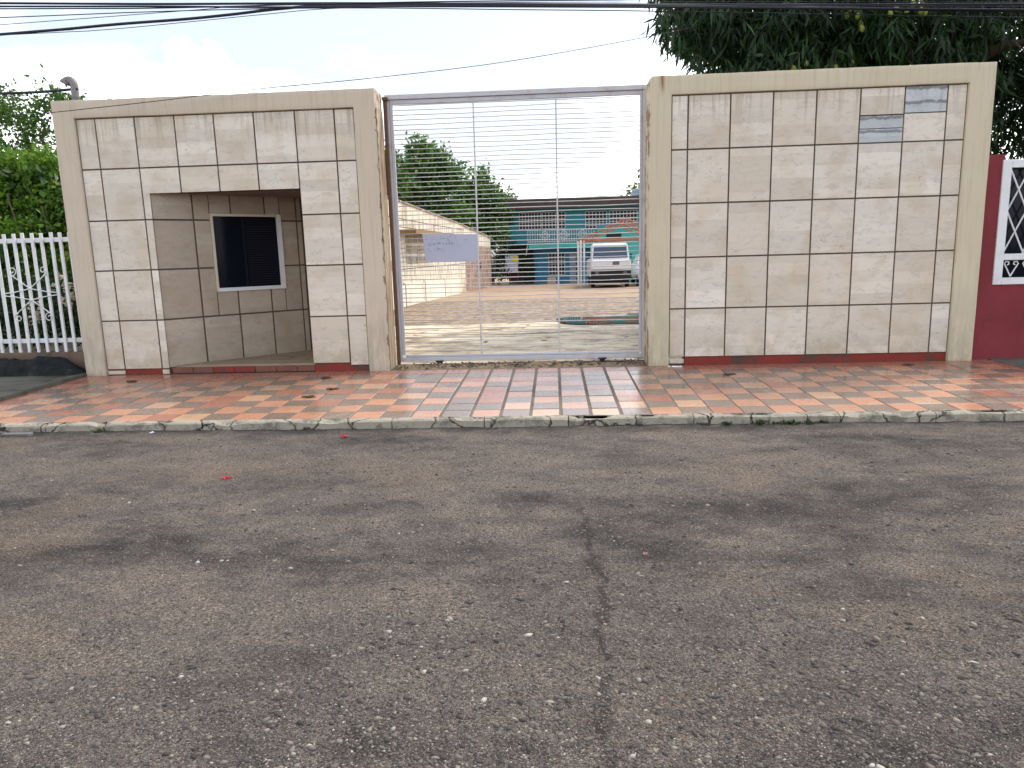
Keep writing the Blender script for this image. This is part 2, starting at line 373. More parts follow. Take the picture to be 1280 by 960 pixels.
gut = t.math('MULTIPLY', t.step(y, -2.72, -2.45), t.step(t.noise(p, 4, 6, .7), .3, .6)); c = t.mix(t.math('MULTIPLY', gut, .75), c, (.03, .031, .031))
hgt = t.math('ADD', t.math('ADD', t.math('MULTIPLY', sand, .9), t.math('MULTIPLY', pick, .9)), t.math('ADD', t.math('MULTIPLY', pick2, .6), t.math('MULTIPLY', grit, 1.2)))
fin(t, c, .9, t.bump(t.math('ADD', hgt, t.math('MULTIPLY', mid, 1.5)), 1.0, .014), .2); M['asphalt'] = m
m, t = new_mat('pebble'); r = t.island()
c = t.ramp(r, [(0, (.045, .041, .041)), (.4, (.105, .094, .087)), (.75, (.155, .136, .119)), (.90, (.22, .19, .16)), (.97, (.30, .27, .235)), (1, (.44, .42, .38))])
c = t.mix(.4, c, t.mix(t.noise(t.pos(), 60, 4), (.5, .48, .46), (1.3, 1.3, 1.25)), 'MULTIPLY'); fin(t, c, .85, None, .25); M['pebble'] = m
# courtyard concrete
m, t = new_mat('yard_concrete'); p = t.pos(); wide = t.noise(t.pos((.5, 1, 1)), .55, 7, .62, .4); y = t.sep(p)[1]
c = t.ramp(t.math('ADD', t.math('MULTIPLY', wide, .6), t.math('MULTIPLY', t.noise(p, 2.4, 8, .72), .4)), [(.40, (.11, .08, .05)), (.46, (.36, .285, .19)), (.52, (.60, .51, .375)), (.62, (.72, .64, .50))])
edge = t.math('ADD', y, t.math('MULTIPLY', t.math('SUBTRACT', t.noise(p, .8, 6, .65), .5), 3.0))
grav = t.ramp(t.noise(p, 6, 9, .78), [(.40, (.055, .04, .028)), (.49, (.20, .145, .10)), (.58, (.42, .32, .225))])
c = t.mix(t.step(edge, 6.3, 6.9), c, grav); c = t.mix(t.math('MULTIPLY', t.step(edge, 15, 19), .8), c, t.mix(t.noise(p, 1.2, 6, .7), (.27, .17, .105), (.46, .325, .21)))
c = t.mix(t.math('MULTIPLY', t.step(t.noise(t.pos((.35, 1.6, 1), off=(2, 6, 0)), 1.6, 8, .72), .53, .60), .75), c, (.10, .08, .06))
ck = t.vor(t.vmath('ADD', p, t.mix(.25, (0, 0, 0), t.noise(p, 3, 4, .6, 0, True))), .7, 'DISTANCE_TO_EDGE'); c = t.mix(t.math('MULTIPLY', t.math('MULTIPLY', t.step(ck, .03, .008), t.step(edge, 7, 6)), t.step(t.noise(p, 2.2, 5, .7), .50, .60)), c, (.06, .045, .03))
fin(t, c, .8, t.bump(t.noise(p, 9, 6, .65), .4, .02), .25); M['yard_concrete'] = m
m, t = new_mat('puddle_water'); fin(t, (.05, .045, .035), .02, t.bump(t.noise(t.pos(), 3, 2), .02, .01), .9); t.b.inputs['IOR'].default_value = 1.8; M['puddle_water'] = m
simple('soil', (.15, .11, .075), .95, .1, var=.3, scale=2, bumps=.5)

simple('gate_paint', (.50, .495, .53), .5, .4, var=.12, scale=9, bumps=.15, dirt=(.26, .19, .15), dirtamt=.45)
simple('rod_paint', (.54, .53, .55), .45, .45, var=.15, scale=14, bumps=0, dirt=(.26, .17, .12), dirtamt=.4)
simple('rust', (.15, .085, .055), .9, .15, var=.4, scale=14, bumps=.4)
simple('black_rubber', (.02, .02, .022), .6, .35, var=.2, scale=10, bumps=.1)
simple('white_paint', (.70, .71, .73), .5, .4, var=.07, scale=6, bumps=.1, dirt=(.33, .27, .22), dirtamt=.35)
simple('window_frame_white', (.66, .67, .69), .45, .4, var=.06, scale=6, bumps=.05)
simple('window_frame_beige', (.56, .51, .42), .5, .3, var=.08, scale=6, bumps=.05)
m, t = new_mat('dark_glass'); fin(t, (.005, .007, .014), .12, None, .12); M['dark_glass'] = m
simple('blind_dark', (.008, .009, .015), .6, .12, var=.2, bumps=0)
simple('step_cream', (.30, .225, .16), .85, .2, var=.3, scale=5, bumps=.3, dirt=(.10, .07, .055), dirtamt=.8)
simple('dirt_heap', (.27, .20, .13), .95, .1, var=.6, scale=16, bumps=.6, dirt=(.06, .045, .035), dirtamt=.8)
simple('pvc_grey', (.19, .18, .18), .55, .35, var=.15, scale=8, bumps=.05, dirt=(.15, .13, .12))
simple('cable_black', (.018, .019, .032), .55, .3, var=.2, bumps=0)
simple('rope', (.50, .44, .32), .9, .1, var=.25, scale=60, bumps=.3)
# white block wall
m, t = new_mat('block_wall'); p = t.pos(); n = t.noise(p, 1.2, 6, .62); z = t.sep(p)[2]
c = t.mix(n, (.58, .53, .42), (.72, .68, .58))
c = t.mix(t.math('MULTIPLY', t.step(t.noise(t.pos((4, 4, .8)), 1.3, 8, .72), .46, .60), .7), c, (.26, .19, .125))
c = t.mix(t.math('MULTIPLY', t.step(z, .7, -.4), t.step(t.noise(p, 2.2, 5, .6), .42, .62)), c, (.44, .34, .2))
fin(t, c, .9, t.bump(t.noise(p, 20, 5), .4, .02), .15); M['block_wall'] = m
m, t = new_mat('stained_stone'); p = t.pos(); n = t.noise(t.pos((4, 4, 1.2)), 1.6, 7, .7)
c = t.ramp(n, [(.3, (.09, .05, .04)), (.45, (.24, .15, .115)), (.58, (.40, .31, .25)), (.7, (.5, .44, .38))]); fin(t, c, .9, t.bump(n, .5, .03), .15); M['stained_stone'] = m
simple('awning_brown', (.25, .15, .07), .85, .2, var=.35, scale=4, bumps=.3)
simple('plinth_brown', (.16, .115, .085), .9, .15, var=.4, scale=5, bumps=.4, dirt=(.04, .04, .035), dirtamt=.8)
simple('panel_white', (.66, .62, .53), .85, .2, var=.15, scale=2, bumps=.3, dirt=(.36, .28, .18), dirtamt=.6)
simple('joint_dark', (.11, .085, .06), .9, .1, var=.3)
simple('teal_wall', (.035, .27, .31), .75, .3, var=.22, scale=1.2, bumps=.2, dirt=(.05, .10, .11))
simple('turquoise_wall', (.07, .44, .42), .75, .3, var=.18, scale=1.2, bumps=.2, dirt=(.09, .2, .2))
simple('blue_wall', (.045, .24, .42), .75, .3, var=.25, scale=1.2, bumps=.2, dirt=(.03, .07, .12))
simple('roof_dark', (.075, .058, .055), .9, .2, var=.35, scale=2, bumps=.4)
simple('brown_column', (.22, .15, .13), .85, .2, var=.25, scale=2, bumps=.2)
simple('dark_maroon', (.10, .03, .035), .85, .2, var=.3, scale=2, bumps=.2)
simple('grille_white', (.55, .54, .54), .5, .3, var=.1, bumps=0)
simple('door_grey', (.30, .34, .40), .55, .3, var=.15, scale=3, bumps=.1)
simple('truss_red', (.36, .12, .065), .8, .25, var=.35, scale=4, bumps=.2, dirt=(.44, .29, .17), dirtamt=.6)
simple('car_white', (.72, .73, .75), .25, .5, var=.06, scale=2, bumps=0, dirt=(.4, .36, .32), dirtamt=.3)
m, t = new_mat('car_glass'); fin(t, (.06, .09, .13), .08, None, .45); M['car_glass'] = m
simple('car_dark', (.018, .018, .02), .6, .3, var=.2, bumps=0)
simple('plate_dark', (.12, .13, .14), .4, .4, var=.2, bumps=0)
simple('poster_white', (.45, .48, .58), .5, .3, var=.1, scale=4, bumps=0)
simple('poster_yellow', (.55, .48, .05), .5, .3, var=.1, bumps=0)
simple('stone_block', (.42, .34, .25), .9, .15, var=.25, scale=4, bumps=.4)
simple('tank_blue', (.20, .30, .38), .5, .3, var=.1, bumps=0)
simple('bark', (.10, .075, .055), .95, .1, var=.4, scale=9, bumps=.7, stretch=(1, 1, .25))
# notice board: pale lavender with three faded lines of marker
m, t = new_mat('notice_board'); p = t.pos(); x, y, z = t.sep(p)
c = t.mix(t.noise(p, 4, 4), (.37, .39, .50), (.44, .46, .56))
fin(t, c, .45, None, .4); M['notice_board'] = m
simple('marker_ink', (.16, .17, .26), .6, .3, var=.3, bumps=0)
simple('litter_red', (.48, .02, .045), .5, .4, var=.25, scale=40, bumps=.2)
simple('litter_white', (.66, .70, .78), .4, .4, var=.08, scale=20, bumps=.1)
simple('plank_grey', (.15, .145, .15), .7, .3, var=.25, scale=8, bumps=.3)
simple('dry_leaf', (.075, .05, .035), .9, .1, var=.5, scale=20, bumps=0)
def leaf_mat(name, stops, trans=.35, tcol=(.10, .22, .02)):
    m, t = new_mat(name); r = t.island(); c = t.ramp(r, stops)
    c = t.mix(.35, c, t.mix(t.noise(t.pos(), 1.3, 3), (.55, .6, .5), (1.35, 1.35, 1.2)), 'MULTIPLY')
    fin(t, c, .5, None, .35)
    tr = t.node('ShaderNodeBsdfTranslucent'); t.put(tr.inputs[0], t.mix(.5, c, tcol)); mx = t.node('ShaderNodeMixShader'); mx.inputs[0].default_value = trans
    t.l.new(t.b.outputs[0], mx.inputs[1]); t.l.new(tr.outputs[0], mx.inputs[2]); t.l.new(mx.outputs[0], t.out.inputs[0]); M[name] = m
leaf_mat('leaf_mango', [(0, (.006, .016, .007)), (.5, (.012, .035, .010)), (.85, (.022, .066, .016)), (1, (.05, .10, .022))], .2, (.04, .13, .012))
leaf_mat('leaf_vine', [(0, (.03, .085, .012)), (.5, (.075, .18, .022)), (.8, (.14, .26, .03)), (1, (.26, .34, .04))], .45, (.20, .34, .02))
leaf_mat('leaf_tree', [(0, (.026, .065, .018)), (.5, (.06, .13, .028)), (.9, (.11, .20, .04)), (1, (.18, .25, .05))], .4)
leaf_mat('leaf_yard', [(0, (.015, .05, .018)), (.5, (.04, .115, .026)), (.8, (.09, .19, .032)), (1, (.20, .28, .05))], .38)
leaf_mat('leaf_weed', [(0, (.015, .03, .012)), (1, (.05, .075, .022))], .2)
leaf_mat('petal', [(0, (.50, .44, .34)), (1, (.66, .60, .48))], .3, (.5, .45, .35))
m, t = new_mat('mango_skin'); fin(t, t.mix(t.noise(t.pos(), 7, 3), (.09, .16, .02), (.28, .31, .04)), .45, None, .4); M['mango_skin'] = m

# ================================================================== setting
SW_SLOPE = .02
ROAD_Z = -.12
KERB_Y = -2.34
# --- far ground sheet
g = MB(); N = 24
gx = np.linspace(-900, 900, N)
for a in gx:
    for b in gx: g.v.append((a, b+200, -1.0))
for i in range(N-1):
    for j in range(N-1): g.f.append((i*N+j, (i+1)*N+j, (i+1)*N+j+1, i*N+j+1))
tag(struct(g.build('ground', M['soil'])), 'bare brown earth reaching to the horizon', None)
# --- road
xs = np.concatenate([np.linspace(-120, -7, 24)[:-1], np.arange(-7, 7.001, .03), np.linspace(7, 120, 24)[1:]])
ys = np.concatenate([np.linspace(-60, -8.2, 14)[:-1], np.arange(-8.2, -2.37, .03), [-2.36]])
X, Y = np.meshgrid(xs, ys, indexing='ij')
near = np.clip((7.2-np.abs(X))/.6, 0, 1)*np.clip((Y+8.4)/.6, 0, 1)
Z = ROAD_Z + near*((fbm(X*.9, Y*.9, 3, 3)-.45)*.022 + (fbm(X*7, Y*7, 4, 9)-.45)*.016 - .012*np.clip((Y+2.75)/.35, 0, 1)*0)
v = np.stack([X, Y, Z], -1).reshape(-1, 3); nx, ny = X.shape
ii, jj = np.meshgrid(np.arange(nx-1), np.arange(ny-1), indexing='ij'); a = (ii*ny+jj).ravel()
fq = np.stack([a, a+ny, a+ny+1, a+1], -1)
tag(struct(link('road', np_mesh('road', v, fq, M['asphalt'], True))), 'worn grey asphalt road with exposed stones and dusty patches', None)
def road_z(x, y): return ROAD_Z + (fbm(np.array(x)*.9, np.array(y)*.9, 3, 3)-.45)*.022 + (fbm(np.array(x)*7, np.array(y)*7, 4, 9)-.45)*.016
# --- loose stones on the road
ico = bmesh.new(); bmesh.ops.create_icosphere(ico, subdivisions=1, radius=1); IV = np.array([q.co[:] for q in ico.verts]); IF = np.array([[q.index for q in f.verts] for f in ico.faces]); ico.free()
OV = np.array([(1, 0, 0), (-1, 0, 0), (0, 1, 0), (0, -1, 0), (0, 0, 1), (.7, .7, .1), (-.7, .6, .2), (.1, -.3, -1.)]); OF = np.array([(0, 5, 4), (5, 2, 4), (2, 6, 4), (6, 1, 4), (1, 3, 4), (3, 0, 4), (0, 3, 7), (3, 1, 7), (1, 6, 7), (6, 2, 7), (2, 5, 7), (5, 0, 7)])
def scatter(n_st, smin, smax, power, shape_v, shape_f, thr, seed, ylo=545):
    py_ = ylo + (975-ylo)*RNG.random(n_st)**.9; px_ = -260 + 1800*RNG.random(n_st)
    d = AX[None]*((px_-640)/F_PX)[:, None] + AU[None]*((480-py_)/F_PX)[:, None] + AF[None]
    pp = (CAM[None] + d*((ROAD_Z-CAM[2])/d[:, 2])[:, None])[:, :2]
    keep = vnoise(pp[:, 0]*1.6, pp[:, 1]*2.4, seed)*.55 + .2*vnoise(pp[:, 0]*6, pp[:, 1]*7, seed+1) + .25*RNG.random(n_st) > thr
    pp = pp[keep]; n = len(pp); sz = smin + (smax-smin)*RNG.random(n)**power
    jit = 1 + .55*(RNG.random((n, len(shape_v), 3))-.5)
    ang = RNG.random(n)*6.283; ca, sa = np.cos(ang), np.sin(ang)
    P = shape_v[None]*jit*sz[:, None, None]*np.stack([1+.6*RNG.random(n), 1-.25*RNG.random(n), .35+.3*RNG.random(n)], -1)[:, None, :]
    Px = P[..., 0]*ca[:, None]-P[..., 1]*sa[:, None]; Py = P[..., 0]*sa[:, None]+P[..., 1]*ca[:, None]
    P = np.stack([Px+pp[:, 0, None], Py+pp[:, 1, None], P[..., 2]+(road_z(pp[:, 0], pp[:, 1])+sz*.02)[:, None]], -1)
    return P.reshape(-1, 3), (shape_f[None]+(np.arange(n)*len(shape_v))[:, None, None]).reshape(-1, 3)
V1, F1 = scatter(85000, .0022, .0052, 1.5, OV, OF, .33, 31)
V2_, F2_ = scatter(7500, .005, .0150, 2.4, OV, OF, .38, 31)
tag(link('gravel', np_mesh('gravel', np.concatenate([V1, V2_]), np.concatenate([F1, F2_+len(V1)]), M['pebble'], False)), 'small loose grey and tan stones strewn over the road', 'gravel', kind='stuff')

# --- sidewalk: mortar bed with tiles
def sw(y): return SW_SLOPE*y if y < 0 else 0.0
XL, XR = -5.75, 4.95
b = MB()
b.add([(XL, KERB_Y, sw(KERB_Y)-.006), (XR, KERB_Y, sw(KERB_Y)-.006), (XR, 0, -.006), (XL, 0, -.006), (XR, 1.8, -.006), (XL, 1.8, -.006),
       (XL, KERB_Y, -.5), (XR, KERB_Y, -.5), (XR, 1.8, -.5), (XL, 1.8, -.5)],
      [(0, 1, 2, 3), (3, 2, 4, 5), (0, 6, 7, 1), (1, 7, 8, 4, 2), (5, 4, 8, 9), (0, 3, 5, 9, 6)])
side = tag(struct(b.build('sidewalk', M['mortar'])), 'checkered orange and grey tiled sidewalk before the wall', None)
tb = MB().cham((-.5, -.5, -.012), (.5, .5, 0), .0)
tme = {}
tilemesh = MB(); c_ = .012
tilemesh.add([(-.5, -.5, -.012), (.5, -.5, -.012), (.5, .5, -.012), (-.5, .5, -.012), (-.5, -.5, -.002), (.5, -.5, -.002), (.5, .5, -.002), (-.5, .5, -.002),
              (-.5+c_, -.5+c_, 0), (.5-c_, -.5+c_, 0), (.5-c_, .5-c_, 0), (-.5+c_, .5-c_, 0)],
             [(0, 1, 5, 4), (1, 2, 6, 5), (2, 3, 7, 6), (3, 0, 4, 7), (4, 5, 9, 8), (5, 6, 10, 9), (6, 7, 11, 10), (7, 4, 8, 11), (8, 9, 10, 11)])
for k in ('tile_orange', 'tile_rust', 'tile_tan', 'tile_grey'): tme[k] = tilemesh.mesh('sidewalk_tile', M[k])
ROWP = .26
cols = [0.034*1.035]
while cols[-1] < XR: cols.append(cols[-1] + (.262-.0038*cols[-1]))
while cols[0] > XL: cols.insert(0, cols[0] - (.262-.0038*cols[0]))
cols[0] = XL; cols[-1] = XR
tiles = []
for i in range(len(cols)-1):
    for j in range(10):
        y1 = -j*ROWP; y0 = max(y1-ROWP, KERB_Y+.004)
        if y1-y0 < .03: continue
        tiles.append((i, j, cols[i], cols[i+1], y0, y1))
def proj(P_):
    d = np.array(P_)-CAM; z_ = d@AF; return 640+F_PX*(d@AX)/z_, 480-F_PX*(d@AU)/z_, z_
def tarea(q):
    i, j, x0, x1, y0, y1 = q; u, v_, z_ = proj(((x0+x1)/2, (y0+y1)/2, 0))
    ok = -15 < u < 1295; return (x1-x0)*(y1-y0)/z_**3 if ok else 0
order = sorted(tiles, key=tarea, reverse=True); asparts = set(order[:300]); rest = MB()
for q in tiles:
    i, j, x0, x1, y0, y1 = q
    ramp_ = -1.33 < (x0+x1)/2 < .88
    gx_ = .015 if ramp_ else .004
    hsh = random.random(); par = (i+j) % 2
    k = 'tile_grey' if par == 0 else 'tile_orange'
    if par == 0 and hsh < .10: k = 'tile_rust'
    if par == 1 and hsh < .16: k = 'tile_tan'
    if par == 1 and .16 < hsh < .26: k = 'tile_rust'
    if par == 1 and hsh > .97: k = 'tile_grey'
    cx_, cy_ = (x0+x1)/2, (y0+y1)/2; zt = sw(cy_) + random.uniform(-.0025, .002)
    rot = (math.atan(SW_SLOPE) + random.uniform(-.006, .006), random.uniform(-.006, .006), random.uniform(-.008, .008))
    if q in asparts:
        link('tile', tme[k], side, (cx_, cy_, zt), (x1-x0-2*gx_, y1-y0-.007, 1), rot)
    else: rest.add([(cx_+p[0]*(x1-x0-2*gx_), cy_+p[1]*(y1-y0-.007), zt+p[2]+p[1]*(y1-y0)*SW_SLOPE) for p in tilemesh.v], tilemesh.f)
rt = rest.build('tile', M['tile_rust'], side); rt['kind'] = 'stuff'
# --- kerb: cracked concrete lengths
kerb = tag(struct(link('kerb', None)), 'cracked pale concrete kerb along the road edge', None)
kx = [-40, -14, -5.3, -4.55, -3.1, -1.42, -.62, .1, 1.15, 1.62, 2.35, 3.12, 3.95, 5.4, 14, 40]
for i in range(len(kx)-1):
    a, b_ = kx[i], kx[i+1]; n = max(2, int(min(b_-a, 4)/.04)); mb = MB(); prof = [(.0, -.30), (.0, .003), (-.012, .0), (-.060, -.004), (-.074, -.016), (-.080, -.30)]
    for s_ in range(n+1):
        xx = a+.004 + (b_-a-.008)*s_/n
        for q_, (oy, oz) in enumerate(prof):
            wob = (float(fbm(np.array(xx*6.0), np.array(q_*1.7), 3, 5))-.45)
            chip = max(0, float(vnoise(np.array(xx*5.2), np.array(q_*.6), 77))-.62)*.12 if q_ in (2, 3, 4) else 0
            mb.v.append((xx, KERB_Y+oy+(wob*.022 if q_ > 1 else 0)+chip*.5, sw(KERB_Y)+oz-chip*.8+(wob*.008 if q_ < 5 else 0)))
    L = len(prof)
    for s_ in range(n):
        for q_ in range(L-1): mb.f.append((s_*L+q_, s_*L+q_+1, (s_+1)*L+q_+1, (s_+1)*L+q_))
    mb.f.append(tuple(range(L))); mb.f.append(tuple(n*L+q_ for q_ in range(L))[::-1])
    mb.build('kerb_stone', M['kerb_concrete'], kerb)
# --- neighbours' pavements
def slab(name, x0, x1, y0, y1, z0f, mat, label, n=30):
    mb = MB()
    for i in range(n+1):
        for j in range(9):
            xx = x0+(x1-x0)*i/n; yy = y0+(y1-y0)*j/8; mb.v.append((xx, yy, z0f(xx, yy)))
    for i in range(n):
        for j in range(8): mb.f.append((i*9+j, (i+1)*9+j, (i+1)*9+j+1, i*9+j+1))
    k = len(mb.v); mb.v += [(x0, y0, -.6), (x1, y0, -.6), (x1, y1, -.6), (x0, y1, -.6)]
    bot = [i*9 for i in range(n+1)]; top = [i*9+8 for i in range(n+1)]
    mb.f += [tuple(bot)+(k+1, k), tuple(top[::-1])+(k+3, k+2), tuple(n*9+j for j in range(9))+(k+2, k+1), tuple(j for j in range(8, -1, -1))+(k, k+3)]
    return tag(struct(mb.build(name, mat)), label, None)
slab('pavement', -40, -5.757, KERB_Y+.005, .55, lambda x, y: .032+sw(y)*1.0+.012*float(fbm(np.array(x*2), np.array(y*3), 3, 2)), M['old_concrete'], 'dark mossy concrete pavement before the white fence', 60)
slab('pavement', 4.957, 40, KERB_Y+.005, .2, lambda x, y: .0+sw(y)+.012*float(fbm(np.array(x*2), np.array(y*3), 3, 8)), M['old_concrete'], 'rough grey pavement before the maroon wall', 60)
# --- courtyard, sloping gently down to the back
YS = .015
mb = MB(); nx_, ny_ = 40, 60
for i in range(nx_+1):
    for j in range(ny_+1):
        xx = -9+22*i/nx_; yy = 1.8+58*(j/ny_)**1.4; mb.v.append((xx, yy, -.006-YS*(yy-1.8)-.03+.05*float(fbm(np.array(xx*.7), np.array(yy*.5), 3, 21))*min(1, (yy-1.8)/2)))
for i in range(nx_):
    for j in range(ny_): mb.f.append((i*(ny_+1)+j, (i+1)*(ny_+1)+j, (i+1)*(ny_+1)+j+1, i*(ny_+1)+j+1))
def yard(y): return -YS*y
tag(struct(mb.build('courtyard', M['yard_concrete'], smooth=True)), 'stained concrete courtyard behind the gate', None)
mb = MB(); mb.add([(XL, .36, .004), (XR, .36, .004), (XR, 1.86, -.004), (XL, 1.86, -.004)], [(0, 1, 2, 3)])
tag(struct(mb.build('threshold', M['yard_concrete'])), 'pale concrete threshold just inside the gate', None)
# puddle
pts = []
for k in range(48):
    a = 2*math.pi*k/48; r_ = .95+.10*math.sin(2*a+.6)+.10*math.sin(5*a+1)+.06*math.sin(9*a)
    pts.append((1.75+1.75*math.cos(a)*(.75+.25*r_), 6.8+1.5*math.sin(a)*r_*.85, -.058))
tag(struct(MB().add(pts, [tuple(range(48))]).build('puddle', M['puddle_water'])), 'shallow rain puddle in the courtyard reflecting the teal house', None)
# garden ground behind the white fence
slab('garden_ground', -40, -5.78, .55, 14, lambda x, y: .12, M['soil'], 'dark garden soil behind the white fence', 20)
slab('garden_ground', 5.0, 40, .3, 14, lambda x, y: .0, M['soil'], 'dark shaded soil under the mango tree', 20)

# ================================================================== front walls
def tile_piece(parent, x0, x1, z0, z1, y=.03, mat='wall_tile', th=.014, g=.0085, name='tile'):
    me = MB().cham((0, 0, 0), (x1-x0-2*g, th, z1-z0-2*g), .0025).mesh('wall_tile', M[mat])
    o = link(name, me, parent, (x0+g, y+random.uniform(-.0015, .0015), z0+g)); o.rotation_euler = (random.uniform(-.002, .002), 0, random.uniform(-.002, .002)); return o
def rough_box(name, a, b_, mat, parent, seed=0, amp=.004, step=.12):
    """box with a rounded, slightly uneven plaster surface"""
    bm = bmesh.new(); bmesh.ops.create_cube(bm, size=1)
    a = Vector(a); b_ = Vector(b_); c = (a+b_)/2; d = b_-a
    for v_ in bm.verts: v_.co = Vector((v_.co.x*d.x+c.x, v_.co.y*d.y+c.y, v_.co.z*d.z+c.z))
    bmesh.ops.bevel(bm, geom=list(bm.edges), offset=.012, segments=2, affect='EDGES', profile=.5)
    for ax in range(3):
        n = int(d[ax]/step)
        for k in range(1, n+1):
            co = a.copy(); co[ax] = a[ax]+d[ax]*k/(n+1); no = Vector((0, 0, 0)); no[ax] = 1
            bmesh.ops.bisect_plane(bm, geom=bm.verts[:]+bm.edges[:]+bm.faces[:], plane_co=co, plane_no=no)
    for v_ in bm.verts:
        h1 = float(fbm(np.array(v_.co.x*3+v_.co.y*5), np.array(v_.co.z*3), 3, seed))-.45
        h2 = float(fbm(np.array(v_.co.x*4+7), np.array(v_.co.z*4+v_.co.y*3), 3, seed+5))-.45
        v_.co += Vector((h2*amp, h1*amp, h2*amp*.8))
    me = bpy.data.meshes.new(name); bm.to_mesh(me); bm.free(); me.materials.append(M[mat])
    me.polygons.foreach_set('use_smooth', [True]*len(me.polygons))
    me.set_sharp_from_angle(angle=rad(35)) if hasattr(me, 'set_sharp_from_angle') else None
    return link(name, me, parent)
def portal(name, x0, x1, xi0, xi1, zi, mat, parent, seed, round_left=0):
    """one-piece plaster frame: two pillars and the beam over them"""
    out = [(x0, -.02), (xi0, -.02), (xi0, zi), (xi1, zi), (xi1, -.02), (x1, -.02), (x1, WH), (x0+round_left, WH)] + ([(x0, WH-round_left)] if round_left else [])
    bm = bmesh.new(); f0 = bm.faces.new([bm.verts.new((x_, 0, z_)) for x_, z_ in out])
    ex = bmesh.ops.extrude_face_region(bm, geom=[f0]); 
    for v_ in [g_ for g_ in ex['geom'] if isinstance(g_, bmesh.types.BMVert)]: v_.co.y = TH
    bmesh.ops.recalc_face_normals(bm, faces=bm.faces)
    bmesh.ops.bevel(bm, geom=list(bm.edges), offset=.009, segments=2, affect='EDGES', profile=.5)
    for ax, lo, hi, st in ((0, x0, x1, .09), (2, 0, WH, .09)):
        k = lo+st
        while k < hi-.02:
            co = Vector((0, 0, 0)); no = Vector((0, 0, 0)); co[ax] = k; no[ax] = 1
            bmesh.ops.bisect_plane(bm, geom=bm.verts[:]+bm.edges[:]+bm.faces[:], plane_co=co, plane_no=no); k += st
    for v_ in bm.verts:
        h1 = float(fbm(np.array(v_.co.x*3+v_.co.y*5), np.array(v_.co.z*3), 3, seed))-.45; h2 = float(fbm(np.array(v_.co.x*5+7), np.array(v_.co.z*5+v_.co.y*3), 3, seed+5))-.45
        v_.co += Vector((h2*.007, h1*.006, h2*.008))
    me = bpy.data.meshes.new(name); bm.to_mesh(me); bm.free(); me.materials.append(M[mat])
    me.polygons.foreach_set('use_smooth', [True]*len(me.polygons)); me.set_sharp_from_angle(angle=rad(35)); return link(name, me, parent)
WH = 3.2; TH = .35
# ---- left wall with the booth alcove
LW = thing('boundary_wall', 'cream framed wall of pale tiles with the angled alcove and dark window', 'wall')
portal('frame', -5.749, -1.978, -5.497, -2.226, WH-.196, 'plaster_cream', LW, 1)
sp = MB().add([(-1.974, .03, .0), (-1.974, TH-.012, .0), (-1.974, TH-.012, 3.0), (-1.974, .035, 3.0)], [(0, 1, 2, 3)])
sp.box((-1.9745, .028, .0), (-1.9705, TH-.014, 3.0)); sp.build('stained_side', M['plaster_stained'], LW)
AX0, AX1, AZ = -4.715, -2.905, 2.145
core = MB(); core.box((-5.50, .043, .068), (AX0-.002, TH-.02, WH-.19)); core.box((AX0-.002, .044, AZ+.012), (AX1+.002, TH-.02, WH-.19)); core.box((AX1+.002, .043, .096), (-2.22, TH-.02, WH-.19))
core.build('wall_core', M['grout'], LW)
lx = [-5.494, -5.266, -4.798, -4.326, -3.862, -3.394, -2.915, -2.459, -2.229]; lz = [3.0, 2.432, 1.845, 1.262, .662, .066]
for r_ in range(5):
    for c_i in range(8):
        x0, x1, z1, z0 = lx[c_i], lx[c_i+1], lz[r_], lz[r_+1]
        if r_ == 0 or c_i in (0, 1, 7): tile_piece(LW, x0, x1, z0, z1)
        elif c_i == 6: tile_piece(LW, AX1-.012, x1, z0+(.03 if r_ == 4 else 0), z1)
        elif c_i == 2:
            if r_ == 1: tile_piece(LW, x0, x1, AZ-.011, z1)
            tile_piece(LW, x0, AX0+.013, z0, z1 if r_ > 1 else AZ+.013)
        elif r_ == 1: tile_piece(LW, x0, x1, AZ-.011, z1)
# red plinth strips with leftover tile scraps
MB().box((-5.49, .050, -.01), (-4.72, .2, .067)).box((-2.90, .046, -.01), (-2.226, .2, .094)).build('plinth', M['red_paint'], LW)
tile_piece(LW, -5.494, -5.262, -.0, .062, .028); tile_piece(LW, -4.802, -4.70, -.005, .066, .026)
# alcove: diagonal wall A->B, short back wall B->E
A = Vector((-4.725, .055)); B = Vector((-3.385, 1.37)); u = (B-A).normalized(); nrm = Vector((u.y, -u.x)); dl = (B-A).length
al = math.atan2(u.y, u.x)
def dpt(s_, o_, z_): q = A+u*s_+nrm*o_; return (q.x, q.y, z_)
def dbox(mb, s0, s1, o0, o1, z0, z1):
    vs = [dpt(s_, o_, z_) for z_ in (z0, z1) for s_, o_ in ((s0, o0), (s1, o0), (s1, o1), (s0, o1))]
    return mb.add(vs, [(0, 3, 2, 1), (4, 5, 6, 7), (0, 1, 5, 4), (1, 2, 6, 5), (2, 3, 7, 6), (3, 0, 4, 7)])
SZ = .10                                   # alcove floor level
W0, W1, WZ0, WZ1 = .662, 1.572, .963, 1.925
aw = MB()
dbox(aw, -.02, W0-.0, -.16, -.014, 0, AZ+.1); dbox(aw, W1, dl+.02, -.16, -.014, 0, AZ+.1); dbox(aw, W0, W1, -.16, -.014, 0, WZ0); dbox(aw, W0, W1, -.16, -.014, WZ1, AZ+.1)
aw.build('alcove_wall', M['grout'], LW)
MB().box((B.x-.12, B.y+.016, 0), (-2.5, B.y+.16, AZ+.1)).build('alcove_back', M['grout'], LW)
rough_box('alcove_ceiling', (-4.80, .36, AZ+.004), (-2.5, 1.7, AZ+.14), 'brown_column', LW, 9)  # brown paint stands in for the deep shade under the soffit
MB().box((-2.895, .345, 0), (-2.75, 1.6, AZ+.1)).build('alcove_side', M['plaster_cream'], LW)
